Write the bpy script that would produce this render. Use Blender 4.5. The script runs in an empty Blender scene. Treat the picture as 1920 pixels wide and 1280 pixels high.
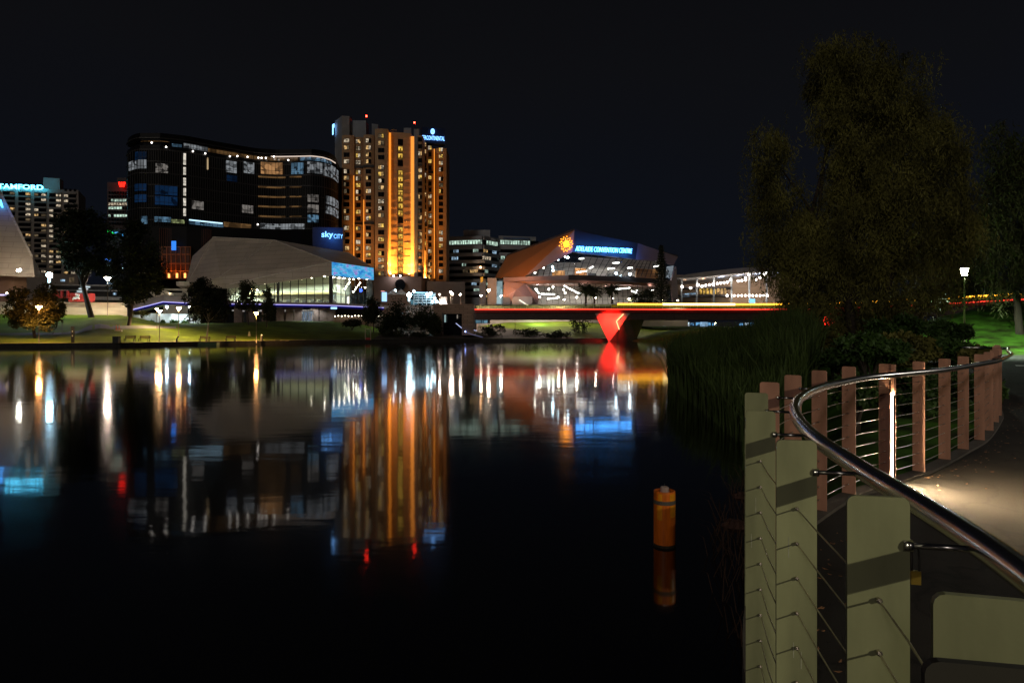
import bpy, math, random
import numpy as np
from mathutils import Vector, Matrix
R = math.radians
rnd = random.Random(7)
C = bpy.context.scene.collection
sc = bpy.context.scene
F, CX, HY, CZ = 1280.0, 960.0, 616.0, 3.2     # focal length and horizon of the photograph, camera height above the water

def PX(px, Y): return (px-CX)/F*Y
def PZ(py, Y): return CZ+(HY-py)/F*Y
def P(px, py, Y): return Vector((PX(px, Y), Y, PZ(py, Y)))
def lerp(a, b, t): return a+(b-a)*t
def interp(x, tab):
    if x <= tab[0][0]: return tab[0][1]
    for (a, va), (b, vb) in zip(tab, tab[1:]):
        if x <= b: return va+(vb-va)*(x-a)/(b-a)
    return tab[-1][1]
def catmull(pts, n):
    pts = [Vector(p) for p in pts]
    q = [2*pts[0]-pts[1]]+pts+[2*pts[-1]-pts[-2]]
    out = []
    for i in range(1, len(q)-2):
        a, b, c, d = q[i-1], q[i], q[i+1], q[i+2]
        for k in range(n):
            t = k/n
            out.append(.5*((2*b)+(c-a)*t+(2*a-5*b+4*c-d)*t*t+(3*b-a-3*c+d)*t**3))
    out.append(pts[-1])
    return out

# ---------------------------------------------------------------- materials
MATS = {}
def nodes(name):
    m = bpy.data.materials.new(name); m.use_nodes = True
    nt = m.node_tree; nt.nodes.clear()
    out = nt.nodes.new('ShaderNodeOutputMaterial')
    return m, nt, out
def coord(nt, scale=1.0, kind='Object', sc3=None):
    tc = nt.nodes.new('ShaderNodeTexCoord'); mp = nt.nodes.new('ShaderNodeMapping')
    mp.inputs['Scale'].default_value = sc3 or (scale, scale, scale)
    nt.links.new(tc.outputs[kind], mp.inputs['Vector'])
    return mp.outputs['Vector']
def mat(name, col, rough=.6, metal=0., var=.25, nscale=1.5, bump=0., bscale=None, spec=.4, sc3=None, col2=None, detail=5):
    if name in MATS: return MATS[name]
    m, nt, out = nodes(name)
    b = nt.nodes.new('ShaderNodeBsdfPrincipled')
    b.inputs['Roughness'].default_value = rough; b.inputs['Metallic'].default_value = metal
    b.inputs['Specular IOR Level'].default_value = spec
    v = coord(nt, nscale, sc3=sc3)
    n = nt.nodes.new('ShaderNodeTexNoise'); n.inputs['Scale'].default_value = 1.0; n.inputs['Detail'].default_value = detail
    nt.links.new(v, n.inputs['Vector'])
    cr = nt.nodes.new('ShaderNodeValToRGB')
    cr.color_ramp.elements[0].position = .3; cr.color_ramp.elements[1].position = .7
    c2 = col2 or col
    cr.color_ramp.elements[0].color = (*[c*(1-var) for c in col], 1)
    cr.color_ramp.elements[1].color = (*[min(1, c*(1+var)) for c in c2], 1)
    nt.links.new(n.outputs['Fac'], cr.inputs['Fac']); nt.links.new(cr.outputs['Color'], b.inputs['Base Color'])
    if bump:
        n2 = nt.nodes.new('ShaderNodeTexNoise'); n2.inputs['Scale'].default_value = bscale or 30; n2.inputs['Detail'].default_value = 4
        nt.links.new(coord(nt), n2.inputs['Vector'])
        bp = nt.nodes.new('ShaderNodeBump'); bp.inputs['Strength'].default_value = bump; bp.inputs['Distance'].default_value = .02
        nt.links.new(n2.outputs['Fac'], bp.inputs['Height']); nt.links.new(bp.outputs['Normal'], b.inputs['Normal'])
    nt.links.new(b.outputs[0], out.inputs[0])
    MATS[name] = m
    return m
def emit(name, col, s):
    if name in MATS: return MATS[name]
    m, nt, out = nodes(name)
    e = nt.nodes.new('ShaderNodeEmission'); e.inputs[0].default_value = (*col, 1); e.inputs[1].default_value = s
    nt.links.new(e.outputs[0], out.inputs[0]); MATS[name] = m
    return m
def room(name, col, s, scale=.6, lo=.35, col2=None, sc3=None):
    """the lit room seen behind a window pane: patchy with furniture, blinds and lamps"""
    if name in MATS: return MATS[name]
    m, nt, out = nodes(name)
    n = nt.nodes.new('ShaderNodeTexVoronoi'); n.distance = 'CHEBYCHEV'; n.inputs['Scale'].default_value = 1
    nt.links.new(coord(nt, scale, sc3=sc3), n.inputs['Vector'])
    sep = nt.nodes.new('ShaderNodeSeparateColor'); nt.links.new(n.outputs['Color'], sep.inputs[0])
    cr = nt.nodes.new('ShaderNodeValToRGB')
    c2 = col2 or col
    cr.color_ramp.elements[0].color = (*[c*lo for c in c2], 1); cr.color_ramp.elements[0].position = .15
    cr.color_ramp.elements[1].color = (*col, 1); cr.color_ramp.elements[1].position = .8
    nt.links.new(sep.outputs[0], cr.inputs[0])
    e = nt.nodes.new('ShaderNodeEmission'); e.inputs[1].default_value = s
    nt.links.new(cr.outputs[0], e.inputs[0])
    g = nt.nodes.new('ShaderNodeBsdfGlossy'); g.inputs['Roughness'].default_value = .1; g.inputs[0].default_value = (.08, .08, .08, 1)
    ad = nt.nodes.new('ShaderNodeAddShader')
    nt.links.new(e.outputs[0], ad.inputs[0]); nt.links.new(g.outputs[0], ad.inputs[1]); nt.links.new(ad.outputs[0], out.inputs[0])
    MATS[name] = m
    return m
def glass(name='clear_glass', tint=(.9, .95, .93), fac=.07):
    if name in MATS: return MATS[name]
    m, nt, out = nodes(name)
    t = nt.nodes.new('ShaderNodeBsdfTransparent'); t.inputs[0].default_value = (*tint, 1)
    g = nt.nodes.new('ShaderNodeBsdfGlossy'); g.inputs['Roughness'].default_value = .03
    mx = nt.nodes.new('ShaderNodeMixShader'); mx.inputs[0].default_value = fac
    nt.links.new(t.outputs[0], mx.inputs[1]); nt.links.new(g.outputs[0], mx.inputs[2]); nt.links.new(mx.outputs[0], out.inputs[0])
    MATS[name] = m
    return m

# ---------------------------------------------------------------- objects
WL = {}
def tag(o, label=None, cat=None, group=None, kind=None):
    if label: o['label'] = label
    if cat: o['category'] = cat
    if group: o['group'] = group
    if kind: o['kind'] = kind
    return o
def thing(name, label, cat, loc, group=None):
    o = bpy.data.objects.new(name, None); C.objects.link(o)
    o.empty_display_size = .3; o.location = loc; WL[o.name] = Vector(loc)
    return tag(o, label, cat, group)
class MB:
    def __init__(s): s.v, s.f, s.m = [], [], []
    def poly(s, pts, mi=0):
        i = len(s.v); s.v += [tuple(p) for p in pts]; s.f.append(tuple(range(i, i+len(pts)))); s.m.append(mi); return s
    def hexa(s, b, t, mi=0):
        """solid between two rings of points of the same length (bottom b, top t)"""
        i = len(s.v); n = len(b); s.v += [tuple(p) for p in b]+[tuple(p) for p in t]
        s.f.append(tuple(range(i+n-1, i-1, -1))); s.f.append(tuple(range(i+n, i+2*n)))
        for k in range(n): s.f.append((i+k, i+(k+1) % n, i+n+(k+1) % n, i+n+k))
        s.m += [mi]*(n+2); return s
    def prism(s, pts, z0, z1, mi=0):
        return s.hexa([(p[0], p[1], z0) for p in pts], [(p[0], p[1], z1) for p in pts], mi)
    def box(s, x0, y0, z0, x1, y1, z1, mi=0):
        return s.prism([(x0, y0), (x1, y0), (x1, y1), (x0, y1)], z0, z1, mi)
    def panel(s, a, b, z0, z1, off=0., th=.1, mi=0, z0b=None, z1b=None):
        """upright slab from plan point a to b, its front face `off` in front of the line a-b (towards the viewer's bank)"""
        a = Vector(a[:2]); b = Vector(b[:2]); d = (b-a).normalized(); n = Vector((d.y, -d.x))
        z0b = z0 if z0b is None else z0b; z1b = z1 if z1b is None else z1b
        A0, B0, A1, B1 = a+n*off, b+n*off, a+n*(off-th), b+n*(off-th)
        return s.hexa([(*A0, z0), (*B0, z0b), (*B1, z0b), (*A1, z0)], [(*A0, z1), (*B0, z1b), (*B1, z1b), (*A1, z1)], mi)
    def tube(s, pts, r, seg=8, mi=0):
        pts = [Vector(p) for p in pts]; n = len(pts)
        rr = r if isinstance(r, (list, tuple)) else [r]*n
        i0 = len(s.v); up = None
        for k, p in enumerate(pts):
            t = (pts[min(k+1, n-1)]-pts[max(k-1, 0)]).normalized()
            ref = Vector((0, 0, 1)) if abs(t.z) < .95 else Vector((1, 0, 0))
            a = t.cross(ref).normalized(); b = a.cross(t)
            if up is not None and a.dot(up) < 0: a, b = -a, -b
            up = a
            for j in range(seg):
                w = 2*math.pi*j/seg
                s.v.append(tuple(p+(a*math.cos(w)+b*math.sin(w))*rr[k]))
        for k in range(n-1):
            for j in range(seg):
                s.f.append((i0+k*seg+j, i0+k*seg+(j+1) % seg, i0+(k+1)*seg+(j+1) % seg, i0+(k+1)*seg+j)); s.m.append(mi)
        s.f.append(tuple(i0+j for j in range(seg))); s.f.append(tuple(i0+(n-1)*seg+j for j in range(seg-1, -1, -1))); s.m += [mi, mi]
        return s
    def lathe(s, prof, c=(0, 0, 0), seg=16, mi=0):
        i0 = len(s.v); n = len(prof)
        for (r, z) in prof:
            for j in range(seg):
                w = 2*math.pi*j/seg; s.v.append((c[0]+r*math.cos(w), c[1]+r*math.sin(w), c[2]+z))
        for k in range(n-1):
            for j in range(seg):
                s.f.append((i0+k*seg+j, i0+k*seg+(j+1) % seg, i0+(k+1)*seg+(j+1) % seg, i0+(k+1)*seg+j)); s.m.append(mi)
        s.f.append(tuple(i0+j for j in range(seg-1, -1, -1))); s.f.append(tuple(i0+(n-1)*seg+j for j in range(seg))); s.m += [mi, mi]
        return s
    def ball(s, c, r, seg=8, rings=5, mi=0, sq=1.0):
        prof = [(max(.001, r*math.sin(math.pi*k/rings)), -r*sq*math.cos(math.pi*k/rings)) for k in range(rings+1)]
        return s.lathe(prof, c, seg, mi)
    def rodbox(s, a, b, w, h, mi=0):
        """square bar from a to b"""
        a, b = Vector(a), Vector(b); t = (b-a).normalized()
        ref = Vector((0, 0, 1)) if abs(t.z) < .95 else Vector((0, 1, 0))
        u = t.cross(ref).normalized()*w*.5; v = u.cross(t).normalized()*h*.5
        return s.hexa([a-u-v, a+u-v, a+u+v, a-u+v], [b-u-v, b+u-v, b+u+v, b-u+v], mi)
    def build(s, name, mats, parent=None, smooth=False, fix=False):
        if not isinstance(mats, (list, tuple)): mats = [mats]
        base = WL[parent.name] if parent is not None else Vector((0, 0, 0))
        me = bpy.data.meshes.new(name)
        if parent is None and s.v:
            xs, ys, zs = zip(*s.v); base = Vector(((min(xs)+max(xs))/2, (min(ys)+max(ys))/2, min(zs)))
        me.from_pydata([(p[0]-base.x, p[1]-base.y, p[2]-base.z) for p in s.v], [], s.f)
        for mm in mats: me.materials.append(mm)
        me.polygons.foreach_set('material_index', s.m)
        if smooth: me.polygons.foreach_set('use_smooth', [True]*len(s.f))
        me.update()
        if fix:
            import bmesh
            bm = bmesh.new(); bm.from_mesh(me); bmesh.ops.recalc_face_normals(bm, faces=bm.faces); bm.to_mesh(me); bm.free()
        o = bpy.data.objects.new(name, me); C.objects.link(o)
        if parent is not None: o.parent = parent
        else: o.location = base
        WL[o.name] = base.copy()
        return o
def copy_tree(o, parent=None):
    c = o.copy(); C.objects.link(c); c.parent = parent
    for ch in [x for x in o.children]: copy_tree(ch, c)
    return c
def struct(o, label, cat): return tag(o, label, cat, kind='structure')

# ---------------------------------------------------------------- lettering (a sans and a serif alphabet drawn as strokes on a 1 x 1 field)
def text_obj(body, height, parent, m, loc, xdir, updir, name='lettering', shear=0., bold=0., width=None, depth=.12):
    cu = bpy.data.curves.new(name, 'FONT'); cu.body = body; cu.size = 1.0; cu.extrude = .02; cu.shear = shear; cu.offset = bold; cu.resolution_u = 3
    t = bpy.data.objects.new('tmp_text', cu); C.objects.link(t)
    bpy.context.view_layer.update()
    dg = bpy.context.evaluated_depsgraph_get()
    me = bpy.data.meshes.new_from_object(t.evaluated_get(dg))
    bpy.data.objects.remove(t)
    n = len(me.vertices); co = np.empty(n*3, np.float32); me.vertices.foreach_get('co', co); co = co.reshape(n, 3)
    mn, mx = co.min(0), co.max(0)
    sx = (width/(mx[0]-mn[0])) if width else height/(mx[1]-mn[1]); sy = height/(mx[1]-mn[1])
    xd, ud = Vector(xdir).normalized(), Vector(updir).normalized(); nd = xd.cross(ud)
    base = WL[parent.name]
    M = np.array([xd, ud, nd], np.float32)
    loc = Vector(loc)-base
    q = np.stack([(co[:, 0]-mn[0])*sx, (co[:, 1]-mn[1])*sy, co[:, 2]/.02*depth], 1) @ M + np.array(loc, np.float32)
    me.vertices.foreach_set('co', q.astype(np.float32).ravel())
    me.materials.clear(); me.materials.append(m); me.update()
    o = bpy.data.objects.new(name, me); C.objects.link(o); o.parent = parent; WL[o.name] = base.copy()
    return o

# ---------------------------------------------------------------- foliage
def leaf_mesh(name, pts, size, m, parent, droop=0., aspect=.45, seed=1, out=None):
    g = np.random.default_rng(seed); n = len(pts); pts = np.asarray(pts, np.float32)
    d = g.normal(size=(n, 3)); d[:, 2] -= droop; d /= np.linalg.norm(d, axis=1)[:, None]
    r = g.normal(size=(n, 3)); s = np.cross(d, r); s /= np.linalg.norm(s, axis=1)[:, None]
    L = (size*g.uniform(.6, 1.4, n))[:, None]
    a = pts; b = pts+d*L*.5+s*L*aspect*.5; c = pts+d*L; e = pts+d*L*.5-s*L*aspect*.5
    v = np.stack([a, b, c, e], 1).reshape(-1, 3)-np.array(WL[parent.name], np.float32)
    me = bpy.data.meshes.new(name)
    me.vertices.add(4*n); me.vertices.foreach_set('co', v.astype(np.float32).ravel())
    me.loops.add(4*n); me.loops.foreach_set('vertex_index', np.arange(4*n, dtype=np.int32))
    me.polygons.add(n); me.polygons.foreach_set('loop_start', np.arange(0, 4*n, 4, dtype=np.int32)); me.polygons.foreach_set('loop_total', np.full(n, 4, np.int32))
    me.materials.append(m); me.update(calc_edges=True)
    o = bpy.data.objects.new(name, me); C.objects.link(o); o.parent = parent; WL[o.name] = WL[parent.name].copy()
    return o
def crown_points(lobes, n, seed, clumps=40, cr=.28, shell=.55):
    """leaf positions gathered in clumps through the volume of several lobes (cx,cy,cz,rx,ry,rz)"""
    g = np.random.default_rng(seed); lob = np.array(lobes, float)
    w = lob[:, 3]*lob[:, 4]*lob[:, 5]; w = w/w.sum()
    k = g.choice(len(lob), clumps, p=w)
    u = g.normal(size=(clumps, 3)); u /= np.linalg.norm(u, axis=1)[:, None]
    rad = g.uniform(shell, 1.0, clumps)[:, None]
    cc = lob[k, :3]+u*rad*lob[k, 3:]
    rr = lob[k, 3:]*cr*g.uniform(.6, 1.3, clumps)[:, None]
    j = g.integers(0, clumps, n)
    q = g.normal(size=(n, 3)); q /= np.linalg.norm(q, axis=1)[:, None]
    return cc[j]+q*rr[j]*(g.uniform(0, 1, n)**.45)[:, None]
def tree(name, label, base, lobes, n, leaf, bark, lm, group=None, clumps=40, trunk_r=.25, droop=.3, aspect=.45, seed=1, trunks=1, cat='tree', cr=.44, shell=.3, lean=0.):
    t = thing(name, label, cat, base, group); base = Vector(base)
    mb = MB(); g = random.Random(seed)
    top = max(l[2] for l in lobes)
    for k in range(trunks):
        off = Vector((g.uniform(-.5, .5), g.uniform(-.3, .3), 0))*(0 if trunks == 1 else trunk_r*6)
        mid = Vector((np.mean([l[0] for l in lobes]), np.mean([l[1] for l in lobes]), lerp(base.z, top, .45)))+off
        b0 = base+off*.6-Vector((0, 0, .4))
        j1 = b0.lerp(mid, .5)+Vector((g.uniform(-.1, .1), 0, 0))
        mb.tube([b0, b0+Vector((0, 0, .6)), j1, mid], [trunk_r*1.5, trunk_r*1.05, trunk_r*.85, trunk_r*.6], 9)
        for l in lobes:
            e = Vector(l[:3])+Vector((g.uniform(-.3, .3)*l[3], g.uniform(-.3, .3)*l[4], .3*l[5]))
            s0 = j1.lerp(mid, g.uniform(.3, 1))
            m1 = s0.lerp(e, .5)+Vector((0, 0, -.08*(e-s0).length))
            mb.tube([s0, m1, e], [trunk_r*.5, trunk_r*.33, trunk_r*.1], 6)
            for _ in range(2):
                e2 = e+Vector((g.uniform(-.7, .7)*l[3], g.uniform(-.7, .7)*l[4], g.uniform(-.2, .5)*l[5]))
                mb.tube([m1.lerp(e, .4), e2], [trunk_r*.22, trunk_r*.05], 5)
    mb.build('trunk', bark, t, smooth=True)
    leaf_mesh('crown', crown_points(lobes, n, seed, clumps, cr, shell), leaf, lm, t, droop, aspect, seed)
    return t
# ================================================================ camera, sky, added fill light
cam = bpy.data.cameras.new('camera'); co = bpy.data.objects.new('camera', cam); C.objects.link(co)
cam.lens = 24; cam.sensor_width = 36; cam.sensor_fit = 'HORIZONTAL'; cam.shift_y = -24/1920
cam.clip_start = .05; cam.clip_end = 6000
co.location = (0, 0, CZ); co.rotation_euler = (R(90), 0, 0); sc.camera = co
w = bpy.data.worlds.new('World'); sc.world = w; w.use_nodes = True
nt = w.node_tree; bg = nt.nodes['Background']
sky = nt.nodes.new('ShaderNodeTexSky'); sky.sky_type = 'NISHITA'; sky.sun_disc = False
SUN_EL, SUN_AZ = 24, 205
sky.sun_elevation = R(SUN_EL); sky.sun_rotation = R(SUN_AZ)
mxs = nt.nodes.new('ShaderNodeMix'); mxs.data_type = 'RGBA'; mxs.inputs['Factor'].default_value = .8
tcw = nt.nodes.new('ShaderNodeTexCoord'); spw = nt.nodes.new('ShaderNodeSeparateXYZ'); crw = nt.nodes.new('ShaderNodeValToRGB')   # cloud deck: neutral overhead, navy low down
nt.links.new(tcw.outputs['Generated'], spw.inputs[0]); nw_ = nt.nodes.new('ShaderNodeTexNoise'); nw_.inputs['Scale'].default_value = 2.2; nw_.inputs['Detail'].default_value = 4; nt.links.new(tcw.outputs['Generated'], nw_.inputs['Vector'])
mw_ = nt.nodes.new('ShaderNodeMath'); mw_.operation = 'MULTIPLY_ADD'; mw_.inputs[1].default_value = .22; nt.links.new(nw_.outputs['Fac'], mw_.inputs[0]); nt.links.new(spw.outputs['Z'], mw_.inputs[2]); nt.links.new(mw_.outputs[0], crw.inputs[0])
for pos, c in ((.08, (.55, .8, 1.9, 1)), (.24, (.75, .95, 1.75, 1)), (.45, (1.0, 1.0, 1.25, 1)), (.6, (.85, .82, .95, 1))):
    e_ = crw.color_ramp.elements.new(pos); e_.color = [v*4.2 for v in c[:3]]+[1]
crw.color_ramp.elements.remove(crw.color_ramp.elements[0]); crw.color_ramp.elements.remove(crw.color_ramp.elements[-1])
nt.links.new(crw.outputs[0], mxs.inputs['B']); nt.links.new(sky.outputs[0], mxs.inputs['A']); nt.links.new(mxs.outputs['Result'], bg.inputs[0])
bg.inputs[1].default_value = .0011
sd = bpy.data.lights.new('city_fill', 'SUN'); so = bpy.data.objects.new('city_fill', sd); C.objects.link(so)  # added frontal fill standing in for the city's ambient light
sd.energy = .26; sd.angle = R(6); sd.color = (1, .9, .8)
az, el = R(SUN_AZ), R(SUN_EL)
dirv = Vector((math.sin(az)*math.cos(el), math.cos(az)*math.cos(el), math.sin(el)))
so.rotation_euler = dirv.to_track_quat('Z', 'Y').to_euler(); so.location = (0, -20, 60)
sc.view_settings.view_transform = 'Standard'; sc.view_settings.look = 'None'; sc.view_settings.exposure = 0; sc.view_settings.gamma = 1
sc.render.engine = 'CYCLES'
cy = sc.cycles; cy.use_denoising = True; cy.denoiser = 'OPENIMAGEDENOISE'; cy.sample_clamp_indirect = 3; cy.sample_clamp_direct = 0
cy.use_light_tree = True; cy.max_bounces = 6; cy.diffuse_bounces = 2; cy.glossy_bounces = 3; cy.transparent_max_bounces = 16; cy.caustics_reflective = False; cy.caustics_refractive = False
cy.use_adaptive_sampling = True; cy.adaptive_threshold = .008

# ================================================================ water
m, nt, out = nodes('lake_water')
b = nt.nodes.new('ShaderNodeBsdfAnisotropic' if hasattr(bpy.types, 'ShaderNodeBsdfAnisotropic') else 'ShaderNodeBsdfGlossy'); b.distribution = 'BECKMANN'; b.inputs['Roughness'].default_value = .062; b.inputs['Color'].default_value = (1, 1, 1, 1)
b2_ = nt.nodes.new(b.bl_idname); b2_.distribution = 'BECKMANN'; b2_.inputs['Roughness'].default_value = .155; b2_.inputs['Color'].default_value = (1, 1, 1, 1)   # calm water plus the ripples that came and went
mxg = nt.nodes.new('ShaderNodeMixShader'); mxg.inputs[0].default_value = .24; nt.links.new(b.outputs[0], mxg.inputs[1]); nt.links.new(b2_.outputs[0], mxg.inputs[2])
df = nt.nodes.new('ShaderNodeBsdfDiffuse'); df.inputs[0].default_value = (.0016, .0014, .0012, 1); fr = nt.nodes.new('ShaderNodeFresnel'); fr.inputs['IOR'].default_value = 1.8
mxw = nt.nodes.new('ShaderNodeMixShader'); nt.links.new(fr.outputs[0], mxw.inputs[0]); nt.links.new(df.outputs[0], mxw.inputs[1]); nt.links.new(mxg.outputs[0], mxw.inputs[2])
n1 = nt.nodes.new('ShaderNodeTexNoise'); n1.inputs['Scale'].default_value = 1; n1.inputs['Detail'].default_value = 3
nt.links.new(coord(nt, sc3=(.35, .9, 1)), n1.inputs['Vector'])
bp = nt.nodes.new('ShaderNodeBump'); bp.inputs['Strength'].default_value = .05; bp.inputs['Distance'].default_value = .1
nt.links.new(n1.outputs['Fac'], bp.inputs['Height']); nt.links.new(bp.outputs['Normal'], b.inputs['Normal'])
nt.links.new(bp.outputs['Normal'], b2_.inputs['Normal']); nt.links.new(mxw.outputs[0], out.inputs[0]); WATER = m
o = MB().poly([(-420, -80, 0), (420, -80, 0), (420, 260, 0), (-420, 260, 0)]).build('water', WATER)
struct(o, 'still dark lake water with long streaks of reflected city light', 'lake')

# ================================================================ far bank
BANK = [(-1200, 100), (-400, 108), (0, 114), (230, 121), (630, 152), (900, 171), (1140, 172.5), (1230, 186), (1500, 196), (2600, 215)]
SLOPE = [(-300, .18), (230, .18), (330, .13), (420, .14), (560, .16), (660, .17), (720, .12), (800, .10), (890, .12), (940, .17), (1080, .17), (1160, .12), (1230, .09), (1500, .09)]
ZMAX = [(-300, 6.8), (230, 6.6), (300, 4.6), (420, 4.6), (520, 5.3), (640, 5.3), (720, 4.6), (800, 4.0), (900, 5.0), (950, 5.9), (1080, 5.9), (1180, 4.4), (1230, 4.0), (1500, 4.0)]
def HF(px, d):
    if d < 5: return .7
    s, zm = interp(px, SLOPE), interp(px, ZMAX)
    z = .7+s*(d-5)
    if 150 < px < 210: z += 1.1*math.exp(-((px-178)/26)**2-((d-21)/7)**2)
    k = zm-z
    return zm if k < -1.5 else (z if k > 1.5 else z-(1.5-k)**2/6)
def farpt(px, d):
    Y = interp(px, BANK)+d
    return Vector((PX(px, Y), Y, HF(px, d)))
def fplace(px, py):
    """point of the far bank that the photograph shows at (px,py)"""
    best = None
    for k in range(0, 400):
        q = farpt(px, k*.2); y = HY-(q.z-CZ)*F/q.y
        if best is None or abs(y-py) < best[0]: best = (abs(y-py), q)
    return best[1]
grassm = mat('lawn', (.075, .11, .008), .9, var=.35, nscale=.25, bump=.3, bscale=6, spec=.1)
pxs = list(range(-1200, 2601, 25)); ds = [0, 5, 8, 11, 14, 17, 20, 23, 26, 30, 34, 38, 44, 52, 65, 90, 150, 400, 2500]
mb = MB()
for px in pxs:
    for d in ds: mb.v.append(tuple(farpt(px, d)))
nd = len(ds)
for i in range(len(pxs)-1):
    for j in range(nd-1):
        mb.f.append((i*nd+j, (i+1)*nd+j, (i+1)*nd+j+1, i*nd+j+1)); mb.m.append(0)
struct(mb.build('ground', grassm, smooth=True), 'dim green lawn rising from the far bank towards the plaza', 'lawn')
def strip(name, m, label, cat, px0, px1, d0, d1, up=.03, step=20):
    mb = MB(); prev = None
    n = max(2, int(abs(px1-px0)/step))
    for k in range(n+1):
        px = lerp(px0, px1, k/n); da = d0(px) if callable(d0) else d0; db = d1(px) if callable(d1) else d1
        row = [farpt(px, lerp(da, db, t/3))+Vector((0, 0, up)) for t in range(4)]
        if prev:
            for t in range(3): mb.poly([prev[t], row[t], row[t+1], prev[t+1]])
        prev = row
    return struct(mb.build(name, m), label, cat)
pave = mat('pale_paving', (.22, .18, .14), .8, var=.2, nscale=.4)
asph = mat('far_asphalt', (.09, .09, .095), .85, var=.2, nscale=.3)
soil = mat('dark_soil', (.035, .026, .016), .95, var=.4, nscale=.3)
strip('promenade', pave, 'pale promenade along the edge of the far bank', 'path', -1200, 2600, 0.02, 2.2)
strip('footpath', asph, 'grey footpath crossing the left lawn', 'path', -300, 330, lambda p: interp(p, [(-300, 11), (120, 12), (330, 24)]), lambda p: interp(p, [(-300, 13), (120, 14.5), (330, 29)]), .05)
strip('garden_bed', soil, 'dark planted slope below the plaza and the bridge', 'ground', 700, 1075, 2.4, lambda p: interp(p, [(700, 6), (760, 40), (890, 30), (950, 20), (1075, 6)]), .06)
mb = MB()
for k in range(len(pxs)-1):
    a, b2 = farpt(pxs[k], 0), farpt(pxs[k+1], 0)
    mb.panel(a, b2, -.5, .62, .02, .4)
struct(mb.build('bank_wall', mat('wet_stone', (.05, .045, .04), .8)), 'low dark stone edge where the far bank meets the water', 'bank wall')

# ================================================================ near bank
SHORE = np.array([(-3, -60), (-.3, -20), (-.2, -3), (.47, 0.5), (.93, 2.6), (1.33, 4), (1.7, 5.0), (2.1, 6.0), (2.5, 7.2), (2.8, 9), (3.5, 11), (5, 14.5), (6.3, 18), (7.2, 24), (8.2, 32), (9.3, 40), (13, 48), (25, 58), (45, 75), (75, 100), (110, 120), (300, 190)])
def shore_dist(Q):
    best = np.full(len(Q), 1e9); sign = np.ones(len(Q))
    for a, b in zip(SHORE[:-1], SHORE[1:]):
        ab = b-a; t = np.clip(((Q-a) @ ab)/(ab @ ab), 0, 1); p = a+t[:, None]*ab; d = np.linalg.norm(Q-p, axis=1)
        s = ab[0]*(Q[:, 1]-a[1])-ab[1]*(Q[:, 0]-a[0])
        u = d < best; best[u] = d[u]; sign[u] = np.where(s[u] < 0, 1, -1)
    return best*sign
def HN(Q):
    Q = np.asarray(Q, float); d = shore_dist(Q)
    wd = np.interp(Q[:, 1], [0, 5, 9, 20, 40, 100], [.06, .1, 1.6, 4.5, 7, 10])
    t = np.clip(d/wd, -.6, 1); z = -.15+1.57*np.where(t > 0, t*t*(3-2*t), t)
    a = np.clip((Q[:, 1]-44)/22, 0, 1); c = np.clip((Q[:, 0]-24)/22, 0, 1)
    return z+4.2*(a*a*(3-2*a))*(c*c*(3-2*c))+np.clip((Q[:, 0]-40)/60, 0, 1)*1.5
xs = np.concatenate([np.arange(-4, 14, .3), np.arange(14, 40, 1.2), np.arange(40, 200, 8)]); ys = np.concatenate([np.arange(-30, 0, 2), np.arange(0, 20, .4), np.arange(20, 70, 1.2), np.arange(70, 190, 6)])
gx, gy = np.meshgrid(xs, ys, indexing='ij'); Q = np.stack([gx.ravel(), gy.ravel()], 1); zz = HN(Q)
mb = MB(); mb.v = [(float(a), float(b), float(c)) for (a, b), c in zip(Q, zz)]; ny = len(ys)
for i in range(len(xs)-1):
    for j in range(ny-1):
        ids = (i*ny+j, (i+1)*ny+j, (i+1)*ny+j+1, i*ny+j+1)
        if max(zz[k] for k in ids) > -.2: mb.f.append(ids); mb.m.append(0)
neargrass = mat('near_grass_soil', (.035, .03, .012), .95, var=.5, nscale=.8, bump=.6, bscale=5, col2=(.05, .13, .012), spec=.1)
struct(mb.build('bank', neargrass, smooth=True), 'grassy near bank behind the curved fence', 'bank')

# path: everything on the landward side of the fence
FENCE = [(-.35, -3.6), (0.05, -2.2), (.32, -.8), (.5, .35), (.67, .97), (.83, 1.55), (.97, 2.33), (1.15, 3.16), (1.45, 4.05), (1.83, 4.85), (2.3, 5.59), (2.8, 6.22), (3.38, 6.85), (4.03, 7.37), (4.72, 7.92), (5.48, 8.65), (6.2, 9.38), (6.95, 10.15), (7.75, 11.1), (8.55, 12.1), (9.25, 13.0), (9.9, 13.95), (10.6, 14.95), (11.3, 15.9)]
PZ0 = 1.52
fc = [Vector((p[0], p[1], 0)) for p in FENCE]
fcurve = catmull(fc, 8)
def offs(curve, o):
    out = []
    for k, p in enumerate(curve):
        t = (curve[min(k+1, len(curve)-1)]-curve[max(k-1, 0)]).normalized(); out.append(p+Vector((t.y, -t.x, 0))*o)
    return out
m, nt, out = nodes('path_asphalt')
b = nt.nodes.new('ShaderNodeBsdfPrincipled'); b.inputs['Roughness'].default_value = .85; b.inputs['Specular IOR Level'].default_value = .25
n1 = nt.nodes.new('ShaderNodeTexNoise'); n1.inputs['Scale'].default_value = 140; n1.inputs['Detail'].default_value = 3
n2 = nt.nodes.new('ShaderNodeTexNoise'); n2.inputs['Scale'].default_value = 1.1; n2.inputs['Detail'].default_value = 6
cv = nt.nodes.new('ShaderNodeTexVoronoi'); cv.feature = 'DISTANCE_TO_EDGE'; cv.inputs['Scale'].default_value = .55
v = coord(nt)
wv = nt.nodes.new('ShaderNodeMixRGB'); wv.blend_type = 'ADD'; wv.inputs[0].default_value = .35
nw = nt.nodes.new('ShaderNodeTexNoise'); nw.inputs['Scale'].default_value = 3; nw.inputs['Detail'].default_value = 5
for q in (n1, n2, nw): nt.links.new(v, q.inputs['Vector'])
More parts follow.
